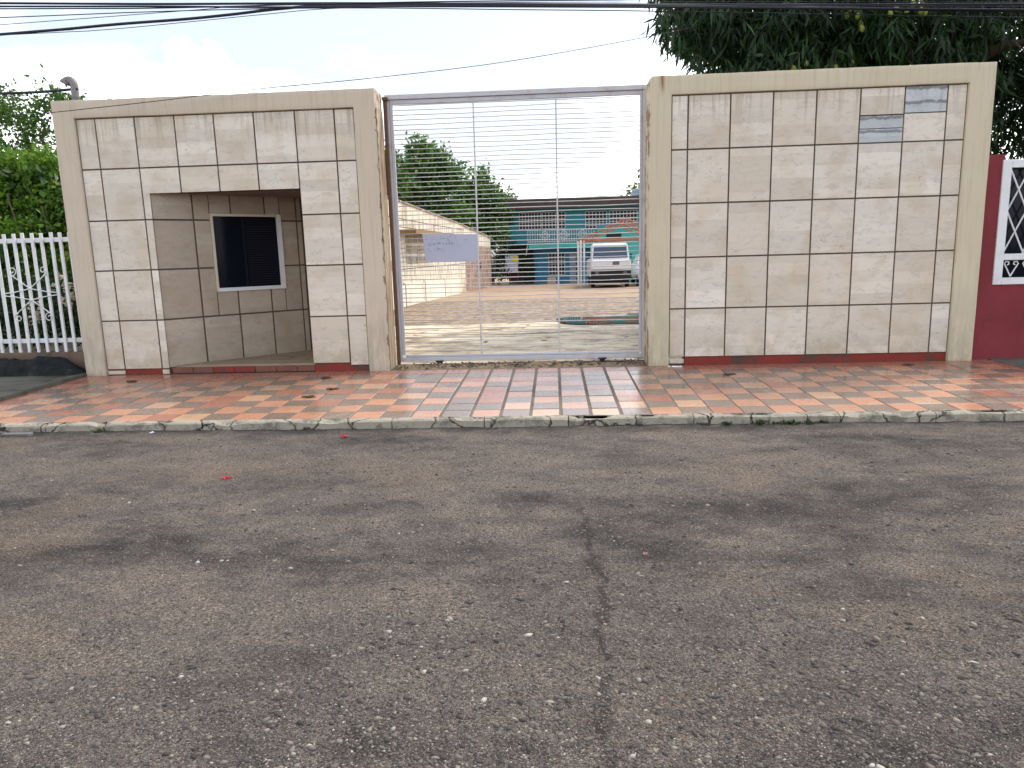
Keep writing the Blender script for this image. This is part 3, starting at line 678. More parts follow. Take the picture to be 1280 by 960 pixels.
def dtile(s0, s1, z0, z1, g=.010):
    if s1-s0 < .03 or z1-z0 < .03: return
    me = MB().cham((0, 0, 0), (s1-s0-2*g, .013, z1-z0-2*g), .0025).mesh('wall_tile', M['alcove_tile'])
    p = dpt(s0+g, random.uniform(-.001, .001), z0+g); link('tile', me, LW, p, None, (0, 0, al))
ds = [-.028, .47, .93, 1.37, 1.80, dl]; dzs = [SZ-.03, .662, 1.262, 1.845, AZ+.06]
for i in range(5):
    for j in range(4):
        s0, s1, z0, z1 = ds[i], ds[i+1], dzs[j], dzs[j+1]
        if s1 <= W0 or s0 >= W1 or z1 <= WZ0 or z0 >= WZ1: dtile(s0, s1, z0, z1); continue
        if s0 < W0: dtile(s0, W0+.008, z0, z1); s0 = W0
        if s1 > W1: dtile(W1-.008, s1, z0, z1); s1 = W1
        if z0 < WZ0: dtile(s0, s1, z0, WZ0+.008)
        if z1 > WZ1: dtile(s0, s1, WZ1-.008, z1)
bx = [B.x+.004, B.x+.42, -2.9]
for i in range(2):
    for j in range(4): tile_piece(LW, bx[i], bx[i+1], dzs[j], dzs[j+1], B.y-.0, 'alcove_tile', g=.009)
# alcove floor: cream slab on a red brick-tile riser
fl = MB(); fl.add([(-4.66, .10, SZ-.004), (-2.90, .07, SZ-.004), (-2.90, B.y+.02, SZ-.004), (B.x, B.y+.02, SZ-.004), (-4.66, .10, 0), (-2.90, .07, 0), (-2.90, B.y+.02, 0), (B.x, B.y+.02, 0)],
                  [(0, 1, 2, 3), (0, 4, 5, 1), (1, 5, 6, 2), (2, 6, 7, 3), (3, 7, 4, 0)]); fl.build('alcove_floor', M['step_cream'], LW)
xx = -4.685
while xx < -2.93:
    wd = min(.26, -2.905-xx); MB().cham((xx+.004, .052+.0, .004), (xx+wd-.004, .068, .078), .003).build('riser_tile', M['riser_brown'] if random.random() > .3 else M['red_paint'], LW); xx += wd
# window
win = MB(); dbox(win, W0, W0+.030, -.05, .022, WZ0, WZ1); dbox(win, W0+.03, W1-.052, -.05, .022, WZ1-.03, WZ1); win_o = win.build('window', M['window_frame_beige'], LW)
fr = MB(); dbox(fr, W1-.052, W1, -.05, .024, WZ0, WZ1); dbox(fr, W0+.03, W1-.052, -.05, .024, WZ0, WZ0+.045); fr.build('window_frame', M['window_frame_white'], win_o)
gl = MB(); dbox(gl, W0+.03, W1-.052, -.030, -.022, WZ0+.045, WZ1-.03); gl.build('pane', M['dark_glass'], win_o)
mm = MB(); dbox(mm, 1.06, 1.085, -.0215, -.008, WZ0+.045, WZ1-.03); mm.build('mullion', M['blind_dark'], win_o)
for k in range(26):
    z_ = WZ0+.07+k*.0305
    if z_ > WZ1-.14: break
    s_ = MB(); dbox(s_, 1.11, W1-.075, -.0215, -.014, z_, z_+.014); s_.build('blind_slat', M['blind_dark'], win_o)

# ---- right wall
RW = thing('boundary_wall', 'yellowish framed wall fully covered in a grid of pale tiles', 'wall')
portal('frame', 1.069, 4.723, 1.313, 4.458, WH-.201, 'plaster_yellow', RW, 11, .03)
MB().box((1.30, .043, .096), (4.47, TH-.02, WH-.19)).build('wall_core', M['grout'], RW)
rx = [1.316, 1.497, 1.956, 2.415, 2.877, 3.342, 3.808, 4.252, 4.455]; rz = [2.995, 2.42, 1.836, 1.24, .657, .092]
for r_ in range(5):
    for c_i in range(8):
        x0, x1, z1, z0 = rx[c_i], rx[c_i+1], rz[r_], rz[r_+1]
        if r_ == 0 and c_i == 5:
            tile_piece(RW, x0, x1, 2.705, z1); tile_piece(RW, x0, x1, 2.565, 2.705, mat='blue_tile', g=.006); tile_piece(RW, x0, x1, z0, 2.570, mat='blue_tile', g=.006)
        elif r_ == 0 and c_i == 6:
            tile_piece(RW, x0, x1, 2.715, z1, mat='blue_tile', g=.007); tile_piece(RW, x0, x1, z0, 2.718, g=.007)
        else: tile_piece(RW, x0, x1, z0, z1)
MB().box((1.50, .048, -.01), (4.455, .2, .094)).build('plinth', M['red_paint'], RW)
tile_piece(RW, 1.318, 1.50, .012, .082, .03)
for x_, h_ in ((1.16, .028), (1.20, .02), (1.235, .03), (2.36, .045)):
    MB().tube([(x_, .1, WH-.01), (x_+.003, .1, WH+h_)], .004, 5).build('rebar_stub', M['rust'], RW)

# ================================================================== gate
GY = .42
G = thing('sliding_gate', 'tall pale grey steel gate of thin horizontal rods between the walls', 'gate')
GL, GR, GZ0, GZ1 = -1.955, 1.098, .045, 3.20
MB().cham((GL, GY-.03, GZ0), (GL+.05, GY+.03, GZ1-.055), .004).cham((GL+.052, GY-.012, GZ0+.08), (GL+.088, GY+.025, GZ1-.10), .004).build('stile', M['gate_paint'], G)
MB().cham((GR-.05, GY-.03, GZ0), (GR, GY+.03, GZ1-.055), .004).cham((GR-.082, GY-.012, GZ0+.08), (GR-.052, GY+.025, GZ1-.10), .004).build('stile', M['gate_paint'], G)
MB().cham((GL-.0, GY-.034, GZ1-.054), (GR, GY+.03, GZ1), .004).cham((GL+.052, GY-.012, GZ1-.105), (GR-.052, GY+.025, GZ1-.057), .004).build('top_rail', M['gate_paint'], G)
MB().cham((GL+.052, GY-.032, GZ0), (GR-.052, GY+.03, GZ0+.052), .004).cham((GL+.09, GY-.012, GZ0+.056), (GR-.084, GY+.025, GZ0+.082), .004).build('bottom_rail', M['gate_paint'], G)
for x_ in (-.915, .048): MB().cham((x_-.009, GY-.011, GZ0+.083), (x_+.009, GY+.008, GZ1-.106), .003).build('upright_bar', M['rod_paint'], G)
nr = 54
rod = MB().tube([(GL+.086, 0, 0), (-1.2, .002, -.002), (-.42, -.002, .002), (.4, .002, -.001), (GR-.08, 0, 0)], .0052, 6).mesh('rod', M['rod_paint'], True)
rods = [rod] + [MB().tube([(GL+.086, 0, 0)] + [(GL+.086+2.88*f_, random.uniform(-.006, .006), random.uniform(-.006, .006)) for f_ in (.15, .3, .5, .66, .85)] + [(GR-.08, 0, 0)], .0052, 6).mesh('rod', M['rod_paint'], True) for _ in range(7)]
for k in range(nr):
    z_ = GZ0+.13 + (GZ1-.105-GZ0-.14)*k/(nr-1)
    link('rod', rods[k*5 % 8], G, (0, GY+.014, z_+random.uniform(-.002, .002)), None, (random.uniform(-.2, .2), random.uniform(-.0006, .0006), 0))
for x_ in (-1.44, .57):
    wmb = MB().lathe((x_, GY-.01, 0), [(.055, .058), (.06, .044), (.036, .036), (.032, .010), (.05, -.0)], 14)
    wmb.build('wheel_housing', M['black_rubber'], G)
tr = MB().box((GL-.02, GY-.02, -.02), (GR+.1, GY+.02, .010)).build('gate_track', M['rust']); tag(tr, 'rusty floor track under the sliding gate', 'track')
# earth and debris along the track
n = 90; mb = MB(); W_ = 9
for i in range(n+1):
    for j in range(W_):
        xx = -1.93+2.97*i/n; yy = .05+.34*j/(W_-1); e_ = math.sin(math.pi*j/(W_-1))
        mb.v.append((xx, yy, -.012+e_*.075*float(fbm(np.array(xx*5), np.array(yy*9), 4, 14))*(1.0 if xx < .3 else .6)))
for i in range(n):
    for j in range(W_-1): mb.f.append((i*W_+j, (i+1)*W_+j, (i+1)*W_+j+1, i*W_+j+1))
tag(mb.build('dirt', M['dirt_heap'], smooth=True), 'line of brown dirt and rubble gathered under the gate', 'dirt', kind='stuff')
n = 900; q = np.stack([RNG.uniform(-1.92, 1.02, n), RNG.uniform(.06, .36, n), np.full(n, .008)], -1); sz = .004+.012*RNG.random(n)**2
P = OV[None]*(1+.5*(RNG.random((n, len(OV), 3))-.5))*sz[:, None, None]*np.array([1.3, 1, .7]) + q[:, None, :] + np.array([0, 0, 1])*(.03*RNG.random(n))[:, None, None]
tag(link('rubble', np_mesh('rubble', P.reshape(-1, 3), (OF[None]+(np.arange(n)*len(OV))[:, None, None]).reshape(-1, 3), M['pebble'])), 'crumbs of stone scattered in the dirt under the gate', 'rubble', kind='stuff')
# latch post with rope beside the left pillar
LPo = thing('gate_post', 'narrow rusty steel post between the left pillar and the gate', 'post')
MB().cham((-1.964, GY-.075, 0), (-1.925, GY-.038, 3.13), .003).build('post', M['rust'], LPo)
MB().cham((-1.968, GY-.1, 3.13), (-1.905, GY-.036, 3.165), .003).build('cap', M['rust'], LPo)
rp = [(-1.966+.006*math.sin(k*1.9), .02+.004*math.cos(k*1.7), 3.0-k*.04) for k in range(44)]
tag(MB().tube(rp, .007, 6).build('rope', M['rope'], smooth=True), 'thin pale rope hanging down the gate pillar edge', 'rope')
# notice board tied to the rods
nb = thing('notice_board', 'blank looking lavender board with faded marker lines tied to the gate', 'sign')
mbv = [(-1.585, GY-.012, 1.598), (-.912, GY-.010, 1.578), (-.925, GY-.012, 1.256), (-1.53, GY-.014, 1.258), (-1.558, GY-.014, 1.285)]
mb = MB().add(mbv + [(x_, y_+.006, z_) for x_, y_, z_ in mbv], [(0, 1, 2, 3, 4), (9, 8, 7, 6, 5)] + [(i, i+5, (i+1) % 5+5, (i+1) % 5) for i in range(5)]); mb.build('panel', M['notice_board'], nb)
R2 = random.Random(5)
for row, (zc, xs0, xs1, dens) in enumerate(((1.535, -1.55, -1.15, .85), (1.465, -1.53, -1.10, .95), (1.395, -1.53, -1.28, .7), (1.52, -1.1, -.98, .3))):
    mk = MB(); x_ = xs0
    while x_ < xs1:
        if R2.random() < dens:
            for q in range(R2.choice((1, 2, 2, 3))):
                ax_, az_ = x_+R2.uniform(0, .022), zc+R2.uniform(-.022, .022); L_ = R2.uniform(.010, .028); a_ = R2.choice((0, 1.57, 1.57, .6, 2.4))
                mk.tube([(ax_, GY-.0155, az_), (ax_+math.cos(a_)*L_, GY-.0155, az_+math.sin(a_)*L_)], .0022, 4)
        x_ += .036
    mk.build('marker_line', M['marker_ink'], nb)['kind'] = 'stuff'

# ================================================================== left neighbour
FN = thing('picket_fence', 'white steel picket fence with scrolls left of the tiled wall', 'fence')
FY = .30
pk = MB().cham((-.019, -.012, 0), (.019, .012, 1.50), .003).mesh('picket', M['white_paint'])
k = 0; x_ = -5.93
while x_ > -8.6:
    long_ = (k % 6 == 4)
    o = link('picket', pk, FN, (x_, FY, .245-(.06 if long_ else 0)+random.uniform(-.006, .006)), (1, 1, 1.0+(.04 if long_ else 0)), (0, random.uniform(-.006, .006), 0)); x_ -= .121; k += 1
for z_ in (1.63, .385): MB().cham((-8.7, FY+.013, z_), (-5.75, FY+.035, z_+.055), .003).build('rail', M['white_paint'], FN)
def scroll(cx, cz, r0, turns, a0, dirn=1, n=22):
    return [(cx+(r0*(1-.75*i/n))*math.cos(a0+dirn*turns*6.283*i/n), FY-.02, cz+(r0*(1-.75*i/n))*math.sin(a0+dirn*turns*6.283*i/n)) for i in range(n+1)]
for fx in (-6.52, -7.28):
    for sgn in (-1, 1):
        for q in (-1, 1):
            tip = (fx+.36*sgn, FY-.02, 1.0+q*.05); end = (fx+sgn*.02, FY-.02, 1.02)
            body = [(fx-sgn*.22, FY-.02, 1.0+q*.24), (fx, FY-.02, 1.0+q*.07), (fx+sgn*.2, FY-.02, 1.0+q*.03), (fx+.34*sgn, FY-.02, 1.0+q*.015)]
            MB().tube(body, .007, 6).build('scroll', M['white_paint'], FN)
            MB().tube(scroll(fx-sgn*.20, 1.0+q*.29, .055, 1.2, -1.57*q), .0065, 6).build('scroll', M['white_paint'], FN)
mb = MB()                                   # brown plinth under the fence
tag(rough_box('fence_plinth', (-40, FY-.07, 0), (-5.77, FY+.12, .27), 'plinth_brown', None, 31, .01, .5), 'low brown plinth under the white picket fence', 'plinth')
mb = MB(); nm = 60
for i in range(nm+1):
    for j in range(9):
        xx = -8.4+2.62*i/nm; e_ = math.sin(math.pi*j/8)**.7; tp = min(1, (nm-i)/7+.05)
        mb.v.append((xx, -.16+.38*j/8, .02+e_*tp*(.10+.20*float(fbm(np.array(xx*6), np.array(j*.9), 4, 6)))))
for i in range(nm):
    for j in range(8): mb.f.append((i*9+j, (i+1)*9+j, (i+1)*9+j+1, i*9+j+1))
tag(mb.build('mound', M['moss_black'], smooth=True), 'low black mossy mound along the fence foot', 'mound')
# gooseneck pipe with service cable
gp = []
for k in range(7): gp.append((-5.835, .62, 2.6+k*.15))
for k in range(1, 10):
    a = math.pi*.86*k/9; gp.append((-5.835-.062*(1-math.cos(a)), .62, 3.50+.075*math.sin(a)))
GP = thing('gooseneck_pipe', 'grey bent service pipe rising behind the wall top corner', 'pipe')
MB().tube(gp, .046, 12).build('pipe', M['pvc_grey'], GP, True); MB().tube([gp[-3], gp[-2], gp[-1]], [.048, .058, .062], 12).build('hood', M['pvc_grey'], GP, True)
MB().tube([(-5.835, .62, 3.36), (-5.835, .62, 3.37)], .055, 12).build('collar', M['pvc_grey'], GP)
# ================================================================== right neighbour: maroon wall with white grille
H = thing('maroon_wall', 'maroon rendered wall with a white lozenge grille window at frame edge', 'wall')
wx0, wx1, wz0, wz1 = 4.925, 6.35, .845, 2.20
RY = .10
hb = MB(); hb.box((4.735, RY, -.2), (wx0+.02, RY+.2, 2.26)); hb.box((wx0+.02, RY+.001, -.2), (9, RY+.2, wz0+.02)); hb.box((wx1-.02, RY, wz0+.02), (9, RY+.2, 2.26)); hb.build('wall', M['maroon_plaster'], H)
wn = MB().cham((wx0, RY-.02, wz0), (wx0+.095, RY+.05, wz1), .004).cham((wx1-.09, RY-.02, wz0), (wx1, RY+.05, wz1), .004).cham((wx0+.096, RY-.02, wz0), (wx1-.091, RY+.05, wz0+.075), .004).cham((wx0+.096, RY-.02, wz1-.085), (wx1-.091, RY+.05, wz1), .004).cham((wx0+.096, RY-.018, 1.115), (wx1-.091, RY+.048, 1.185), .004)
wo_ = wn.build('window', M['white_paint'], H)
MB().box((wx0+.09, RY+.10, wz0+.05), (wx1-.09, RY+.108, wz1-.05)).build('pane', M['dark_glass'], wo_)  # dark panel standing in for the shaded space behind the grille
gx0 = wx0+.096; x_ = gx0
bars = []
P_ = .21
for k in range(-4, 9):
    for d_ in (-1, 1):
        z0, z1 = 1.186, wz1-.086; s_ = (z1-z0)/.86
        xa = gx0+k*P_; xb = xa + d_*.43
        pa, pb = Vector((xa, RY+.01+.012*d_, z0)), Vector((xb, RY+.01+.012*d_, z1))
        # clip to the opening
        lo, hi = 0.0, 1.0; dxx = pb.x-pa.x
        ta, tb_ = sorted(((gx0-pa.x)/dxx, (wx1-.092-pa.x)/dxx)); lo = max(lo, ta); hi = min(hi, tb_)
        if hi-lo < .08: continue
        MB().tube([pa.lerp(pb, lo), pa.lerp(pb, hi)], .0085, 6).build('grille_bar', M['white_paint'], wo_)
for k in range(6):
    cx = gx0+.10+k*.2
    for d_ in (-1, 1):
        pts = [(cx, RY+.01, .935), (cx+d_*.05, RY+.01, 1.03), (cx+d_*.075, RY+.01, 1.075), (cx+d_*.06, RY+.01, 1.10), (cx+d_*.03, RY+.01, 1.095), (cx+d_*.025, RY+.01, 1.07), (cx+d_*.042, RY+.01, 1.062)]
        MB().tube(pts, .0075, 6).build('scroll', M['white_paint'], wo_)
rough_box('porch', (4.80, 1.3, -.2), (9, 4, 2.1), 'dark_maroon', H, 40, .01, .6)

# ================================================================== courtyard: long block wall
CW = thing('courtyard_wall', 'long sunlit whitewashed block wall running back along the courtyard', 'wall')
prof = [(.42, -4.95), (5, -4.93), (9.5, -4.86), (13.6, -4.76), (18.6, -4.60), (24.4, -4.30), (34.7, -3.72)]
def wx(y): return float(np.interp(y, [p_[0] for p_ in prof], [p_[1] for p_ in prof]))
def wtop(y): return float(np.interp(y, [0, 13.6, 18.6, 24.4, 34.7], [3.05, 3.03, 2.92, 2.76, 2.32]))
def wall_seg(mb, y0, y1, zb, zt, o0, o1, n=1):
    for i in range(n):
        a, b_ = y0+(y1-y0)*i/n, y0+(y1-y0)*(i+1)/n
        vs = []
        for yy in (a, b_):
            for o_ in (o0, o1): vs += [(wx(yy)+o_, yy, zb(yy)), (wx(yy)+o_, yy, zt(yy))]
        mb.add(vs, [(0, 1, 3, 2), (4, 6, 7, 5), (0, 4, 5, 1), (2, 3, 7, 6), (1, 5, 7, 3), (0, 2, 6, 4)])
    return mb
yg = lambda y: yard(y)-.2
wall_seg(MB(), .5, 14.6, yg, wtop, -.2, 0, 6).build('wall', M['block_wall'], CW)
wall_seg(MB(), 18.9, 26, yg, wtop, -.2, 0, 6).build('wall', M['block_wall'], CW)
BZ0, BZ1 = 1.02, 2.02
wall_seg(MB(), 14.6, 18.9, yg, lambda y: BZ0, -.2, 0, 3).build('wall', M['block_wall'], CW)
wall_seg(MB(), 14.6, 18.9, lambda y: BZ1, wtop, -.2, 0, 3).build('wall', M['block_wall'], CW)
wall_seg(MB(), 26, 34.7, yg, lambda y: 1.75, -.2, .0, 4).build('stained_wall', M['stained_stone'], CW)
wall_seg(MB(), 26, 34.7, lambda y: 1.76, wtop, -.22, -.02, 4).build('wall', M['block_wall'], CW)
for r_ in range(3):                         # breeze blocks: frames with upright fins
    zb = BZ0+.005+r_*.335
    wall_seg(MB(), 14.6, 18.9, lambda y: zb, lambda y: zb+.075, -.19, -.01, 3).build('breeze_course', M['block_wall'], CW)
    y_ = 14.65; k = 0
    while y_ < 18.85:
        wide_ = (k % 9 == 0)
        wall_seg(MB(), y_, y_+(.16 if wide_ else .055), lambda y: zb+.076, lambda y: zb+.334, -.045, -.012).build('breeze_fin', M['block_wall'], CW); y_ += (.31 if wide_ else .20); k += 1
MB().box((-5.4, 14.4, 0.9), (-5.2, 19.1, 2.2)).build('backing', M['joint_dark'], CW)
wall_seg(MB(), 13.9, 19.4, lambda y: BZ1+.03, lambda y: BZ1+.15, .0, .55, 5).build('awning', M['awning_brown'], CW)
for y0, y1 in ((12.2, 14.2), (14.33, 17.2), (17.33, 20.8), (20.93, 24.4)):
    wall_seg(MB(), y0, y1, lambda y: yard(y)-.02, lambda y: .62-.01*y, .001, .05, 2).build('wall_panel', M['panel_white'], CW); wall_seg(MB(), y1+.002, y1+.12, lambda y: yard(y)-.02, lambda y: .66-.01*y, .0015, .02).build('panel_joint', M['joint_dark'], CW)
wall_seg(MB(), 1, 34.7, lambda y: wtop(y)-.001, lambda y: wtop(y)+.05, -.24, .035, 16).build('coping', M['stained_stone'], CW)
for z_ in (.95, 2.25, 2.5):
    wall_seg(MB(), 10.5, 26, lambda y: z_, lambda y: z_+.022, .001, .006, 6).build('course_joint', M['joint_dark'], CW)
for r_, z_ in enumerate((.66, .97, 2.27)):
    y_ = 11.0+.6*(r_ % 2)
    while y_ < 25.5:
        hh = .27 if r_ else .27
        if not (z_ < 2.1 and 14.3 < y_ < 19.2 and z_ > .96): wall_seg(MB(), y_, y_+.03, lambda y: z_+.01, lambda y: z_+(.22 if z_ > 2 else .27), .001, .005).build('block_joint', M['joint_dark'], CW)
        y_ += 1.2
MB().box((-4.1, 30.2, .55), (-3.93, 31.6, .95)).build('vent_hole', M['joint_dark'], CW)

# ================================================================== far house
HB = thing('two_storey_house', 'teal two storey house with balcony at the back of the courtyard', 'house')
FYB = 38.0
def bx(px0, py0, px1, py1, Y0, Y1, name, mat, parent, frame_ref=None):
    a = atY(px0, py1, frame_ref or Y0); b_ = atY(px1, py0, frame_ref or Y0)
    return MB().box((a.x, min(Y0, Y1), a.z), (b_.x, max(Y0, Y1), b_.z)).build(name, M[mat], parent)
x0, x1 = -3.3, 9.0
MB().box((-3.0, FYB, 1.9), (x1, FYB+8, 4.35)).build('upper_wall', M['teal_wall'], HB)
MB().box((-1.3, FYB+.02, -.9), (x1, FYB+7.9, 1.9)).build('lower_wall', M['blue_wall'], HB)
MB().box((-3.0, FYB+1.5, -.9), (-1.3, FYB+7.9, 1.899)).build('side_bay', M['dark_maroon'], HB)
MB().add([(x0, FYB-1.1, 4.02), (x1+.4, FYB-1.1, 4.02), (x1+.4, FYB+8.6, 5.0), (x0, FYB+8.6, 5.0), (x0, FYB-1.1, 4.60), (x1+.4, FYB-1.1, 4.60), (x1+.4, FYB+8.6, 5.35), (x0, FYB+8.6, 5.35)],
         [(0, 3, 2, 1), (4, 5, 6, 7), (0, 1, 5, 4), (1, 2, 6, 5), (2, 3, 7, 6), (3, 0, 4, 7)]).build('roof', M['roof_dark'], HB)
MB().box((-3.05, FYB-1.0, 1.95), (-2.83, FYB-.78, 4.01)).build('column', M['brown_column'], HB)
def grille(xa, xb, za, zb, Y, nx_, nz_, parent, name='window'):
    w_ = MB().box((xa, Y-.03, za), (xb, Y-.005, zb)).build(name, M['car_dark'], parent); g_ = MB()
    for i in range(nx_+1):
        x_ = xa+(xb-xa)*i/nx_; g_.box((x_-.022, Y-.075, za), (x_+.022, Y-.04, zb))
    for j in range(nz_+1):
        z_ = za+(zb-za)*j/nz_; g_.box((xa, Y-.072, z_-.02), (xb, Y-.043, z_+.02))
    g_.build('grille', M['grille_white'], w_); return w_
grille(-2.15, -.80, 2.85, 3.85, FYB, 7, 5, HB); grille(-.70, .72, 2.85, 3.85, FYB, 7, 5, HB); grille(2.0, 3.3, 2.75, 3.82, FYB, 6, 5, HB); grille(3.5, 5.2, 2.75, 3.82, FYB, 8, 5, HB)
grille(-.34, .66, -.02, 1.31, FYB+.02, 5, 6, HB)
dr = MB().cham((.96, FYB-.05, -.62), (1.60, FYB-.006, 1.33), .01).build('door', M['door_grey'], HB)
for k in range(5): MB().box((1.38, FYB-.07, -.45+k*.34), (1.52, FYB-.051, -.25+k*.34)).build('door_pane', M['car_dark'], dr)
MB().box((-1.55, FYB-1.2, 1.62), (2.6, FYB-.002, 1.92)).build('balcony_slab', M['turquoise_wall'], HB)
bal = MB(); by = FYB-1.15
rl = HB
for z_ in (2.02, 2.72): MB().box((-1.62, by-.02, z_), (2.6, by+.02, z_+.05)).build('balcony_rail', M['grille_white'], HB)
k = 0; x_ = -1.60
while x_ < 2.55:
    MB().box((x_-.017, by-.015, 1.93), (x_+.017, by+.015, 2.719)).build('baluster', M['grille_white'], HB); x_ += .15
for cx in (-.55, .62, 1.75):
    d_ = MB(); q = [(cx, 2.70), (cx+.29, 2.39), (cx, 2.07), (cx-.29, 2.39)]
    for s_ in (1, .5):
        for i in range(4):
            a, b_ = q[i], q[(i+1) % 4]; d_.tube([(cx+(a[0]-cx)*s_, by-.03, 2.385+(a[1]-2.385)*s_), (cx+(b_[0]-cx)*s_, by-.03, 2.385+(b_[1]-2.385)*s_)], .025, 5)
    d_.build('diamond_ornament', M['grille_white'], HB)
MB().tube([(-1.62, by, 1.9), (-1.75, by+.2, 1.2)], .04, 6).build('bracket', M['grille_white'], HB)
# bright turquoise wing behind the vehicles
TW = thing('turquoise_wing', 'bright turquoise rendered wing wall behind the parked vehicles', 'wall')
MB().box((2.55, 34.5, -.7), (8.5, 34.8, 2.72)).build('wall', M['turquoise_wall'], TW)
MB().box((2.5, 34.3, 2.72), (8.6, 34.9, 2.86)).build('coping', M['teal_wall'], TW)
MB().box((3.05, 34.42, 1.95), (3.9, 34.499, 2.35)).build('vent', M['car_dark'], TW)
# roof tank
tk = MB().lathe((5.6, FYB+1.6, 4.7), [(.55, 0), (.6, .1), (.6, .35), (.5, .5), (.2, .58)], 18).build('water_tank', M['tank_blue'], None, True); tag(tk, 'low blue grey water tank on the teal house roof', 'tank')
# poster board and stone block
pb = thing('poster_board', 'white and yellow poster board by the dark bay of the house', 'poster')
a, b_ = atY(632, 340, 36.6), atY(647, 319, 36.6); MB().cham((a.x, 36.6, a.z), (b_.x, 36.64, b_.z), .005).build('board', M['poster_white'], pb)
a, b_ = atY(640.5, 328, 36.59), atY(648, 320, 36.59); MB().box((a.x, 36.57, a.z), (b_.x, 36.598, b_.z)).build('sticker', M['poster_yellow'], pb)
for x_ in (-2.72, -2.25): MB().tube([(x_, 36.66, yard(36.6)-.1), (x_, 36.66, 1.1)], .03, 6).build('leg', M['joint_dark'], pb)
sb = rough_box('stone_block', (-.42, 34.0, yard(34)-.05), (.06, 34.5, yard(34)+.42), 'stone_block', None, 61, .03, .15); tag(sb, 'squat tan stone block standing in front of the blue wall', 'block')
# dark planting bay at the left of the house
# ---- carport
CP = thing('carport', 'open red steel truss carport on white posts over the vehicles', 'carport')
for yy in (29.0, 33.2):
    xl, xa, xr = 1.36, 3.66, 5.96; ze, za = 1.96, 2.93
    for x_ in (xl, xr): MB().cham((x_-.05, yy-.05, yard(yy)-.1), (x_+.05, yy+.05, ze), .008).build('post', M['white_paint'], CP)
    for d0, d1 in ((0, 0), (-.24, -.2)):
        MB().tube([(xl, yy, ze+d0), (xa, yy, za+d1), (xr, yy, ze+d0)], .045, 6).build('rafter', M['truss_red'], CP)
    for k in range(1, 9):
        f = k/9; x_ = xl+(xa-xl)*f; z_ = ze+(za-ze)*f; x2 = xl+(xa-xl)*min(1, (k+.6)/9); z2 = ze+(za-ze)*min(1, (k+.6)/9)-.22
        for m_ in (0, 1):
            xx0, xx1 = (x_, x2) if not m_ else (2*xa-x_, 2*xa-x2)
            MB().tube([(xx0, yy, z_), (xx1, yy, z2)], .025, 5).build('web', M['truss_red'], CP)
    MB().tube([(xl, yy, ze-.02), (xr, yy, ze-.02)], .04, 6).build('tie_beam', M['truss_red'], CP)
for f in (0, .33, .66, 1):
    x_, z_ = 1.36+2.3*f, 1.96+.97*f+.05
    MB().tube([(x_, 28.7, z_), (x_, 33.5, z_)], .035, 6).build('purlin', M['truss_red'], CP)
    if f < 1: MB().tube([(7.32-x_, 28.7, z_), (7.32-x_, 33.5, z_)], .035, 6).build('purlin', M['truss_red'], CP)
MB().cham((1.545, 30.5, yard(30)-.1), (1.635, 30.6, 1.95), .008).build('post', M['white_paint'], CP)
# ---- vehicles
def loft(secs):
    """secs: list of (y, [(x,z)...]) closed cross sections"""
    mb = MB(); n = len(secs[0][1])
    for y_, s_ in secs: mb.v += [(x_, y_, z_) for x_, z_ in s_]
    for i in range(len(secs)-1):
        for k in range(n): mb.f.append((i*n+k, i*n+(k+1) % n, (i+1)*n+(k+1) % n, (i+1)*n+k))
    mb.f.append(tuple(range(n))); mb.f.append(tuple((len(secs)-1)*n+k for k in range(n))[::-1]); return mb
def wheel(parent, x_, y_, z_, r=.34, w_=.2):
    t_ = MB().lathe((x_-w_/2, y_, z_), [(r*.6, 0), (r*.95, .01), (r, .05), (r, w_-.05), (r*.95, w_-.01), (r*.6, w_)], 18, 'X').build('wheel', M['black_rubber'], parent, True)
    MB().lathe((x_-w_/2-.005, y_, z_), [(r*.2, 0), (r*.58, .008), (r*.6, w_), (r*.2, w_+.01)], 14, 'X').build('rim', M['pvc_grey'], t_)
def rect(x0, x1, z0, z1, c): return [(x0+c, z0), (x1-c, z0), (x1, z0+c), (x1, z1-c), (x1-c, z1), (x0+c, z1), (x0, z1-c), (x0, z0+c)]
V = thing('pickup_truck', 'white boxy pickup facing the gate under the carport', 'truck', (2.74, 27.2, yard(27.2)))
gz = 0.0
loft([(0.0, rect(-.95, .95, .86, 1.34, .06)), (-.06, rect(-.92, .92, .90, 1.30, .06)), ]).build('front_panel', M['car_white'], V)
loft([(.001, rect(-.97, .97, .48, 1.36, .08)), (1.0, rect(-.98, .98, .46, 1.42, .08)), (4.4, rect(-.98, .98, .46, 1.36, .08))]).build('body', M['car_white'], V)
cabv = loft([(.42, rect(-.92, .92, 1.34, 1.42, .02)), (.62, rect(-.86, .86, 1.34, 2.08, .06)), (.9, rect(-.86, .86, 1.34, 2.14, .06)), (2.3, rect(-.86, .86, 1.34, 2.12, .06)), (2.45, rect(-.86, .86, 1.40, 1.5, .03))]); cabv.build('cab', M['car_white'], V)
MB().add([(-.84, .405, 1.435), (.84, .405, 1.435), (.78, .585, 2.01), (-.78, .585, 2.01), (-.84, .43, 1.43), (.84, .43, 1.43), (.78, .61, 2.0), (-.78, .61, 2.0)], [(0, 1, 2, 3), (0, 4, 5, 1), (1, 5, 6, 2), (2, 6, 7, 3), (3, 7, 4, 0)]).build('windshield', M['car_glass'], V)
MB().tube([(-.89, .40, 1.40), (-.83, .59, 2.06)], .03, 6).build('door_post', M['car_white'], V); MB().tube([(.89, .40, 1.40), (.83, .59, 2.06)], .03, 6).build('door_post', M['car_white'], V)
MB().cham((-.97, -.10, .42), (.97, -.012, .86), .03).build('grille', M['car_dark'], V)
MB().cham((-.98, -.22, .40), (.98, -.10, .58), .03).build('bumper', M['car_dark'], V)
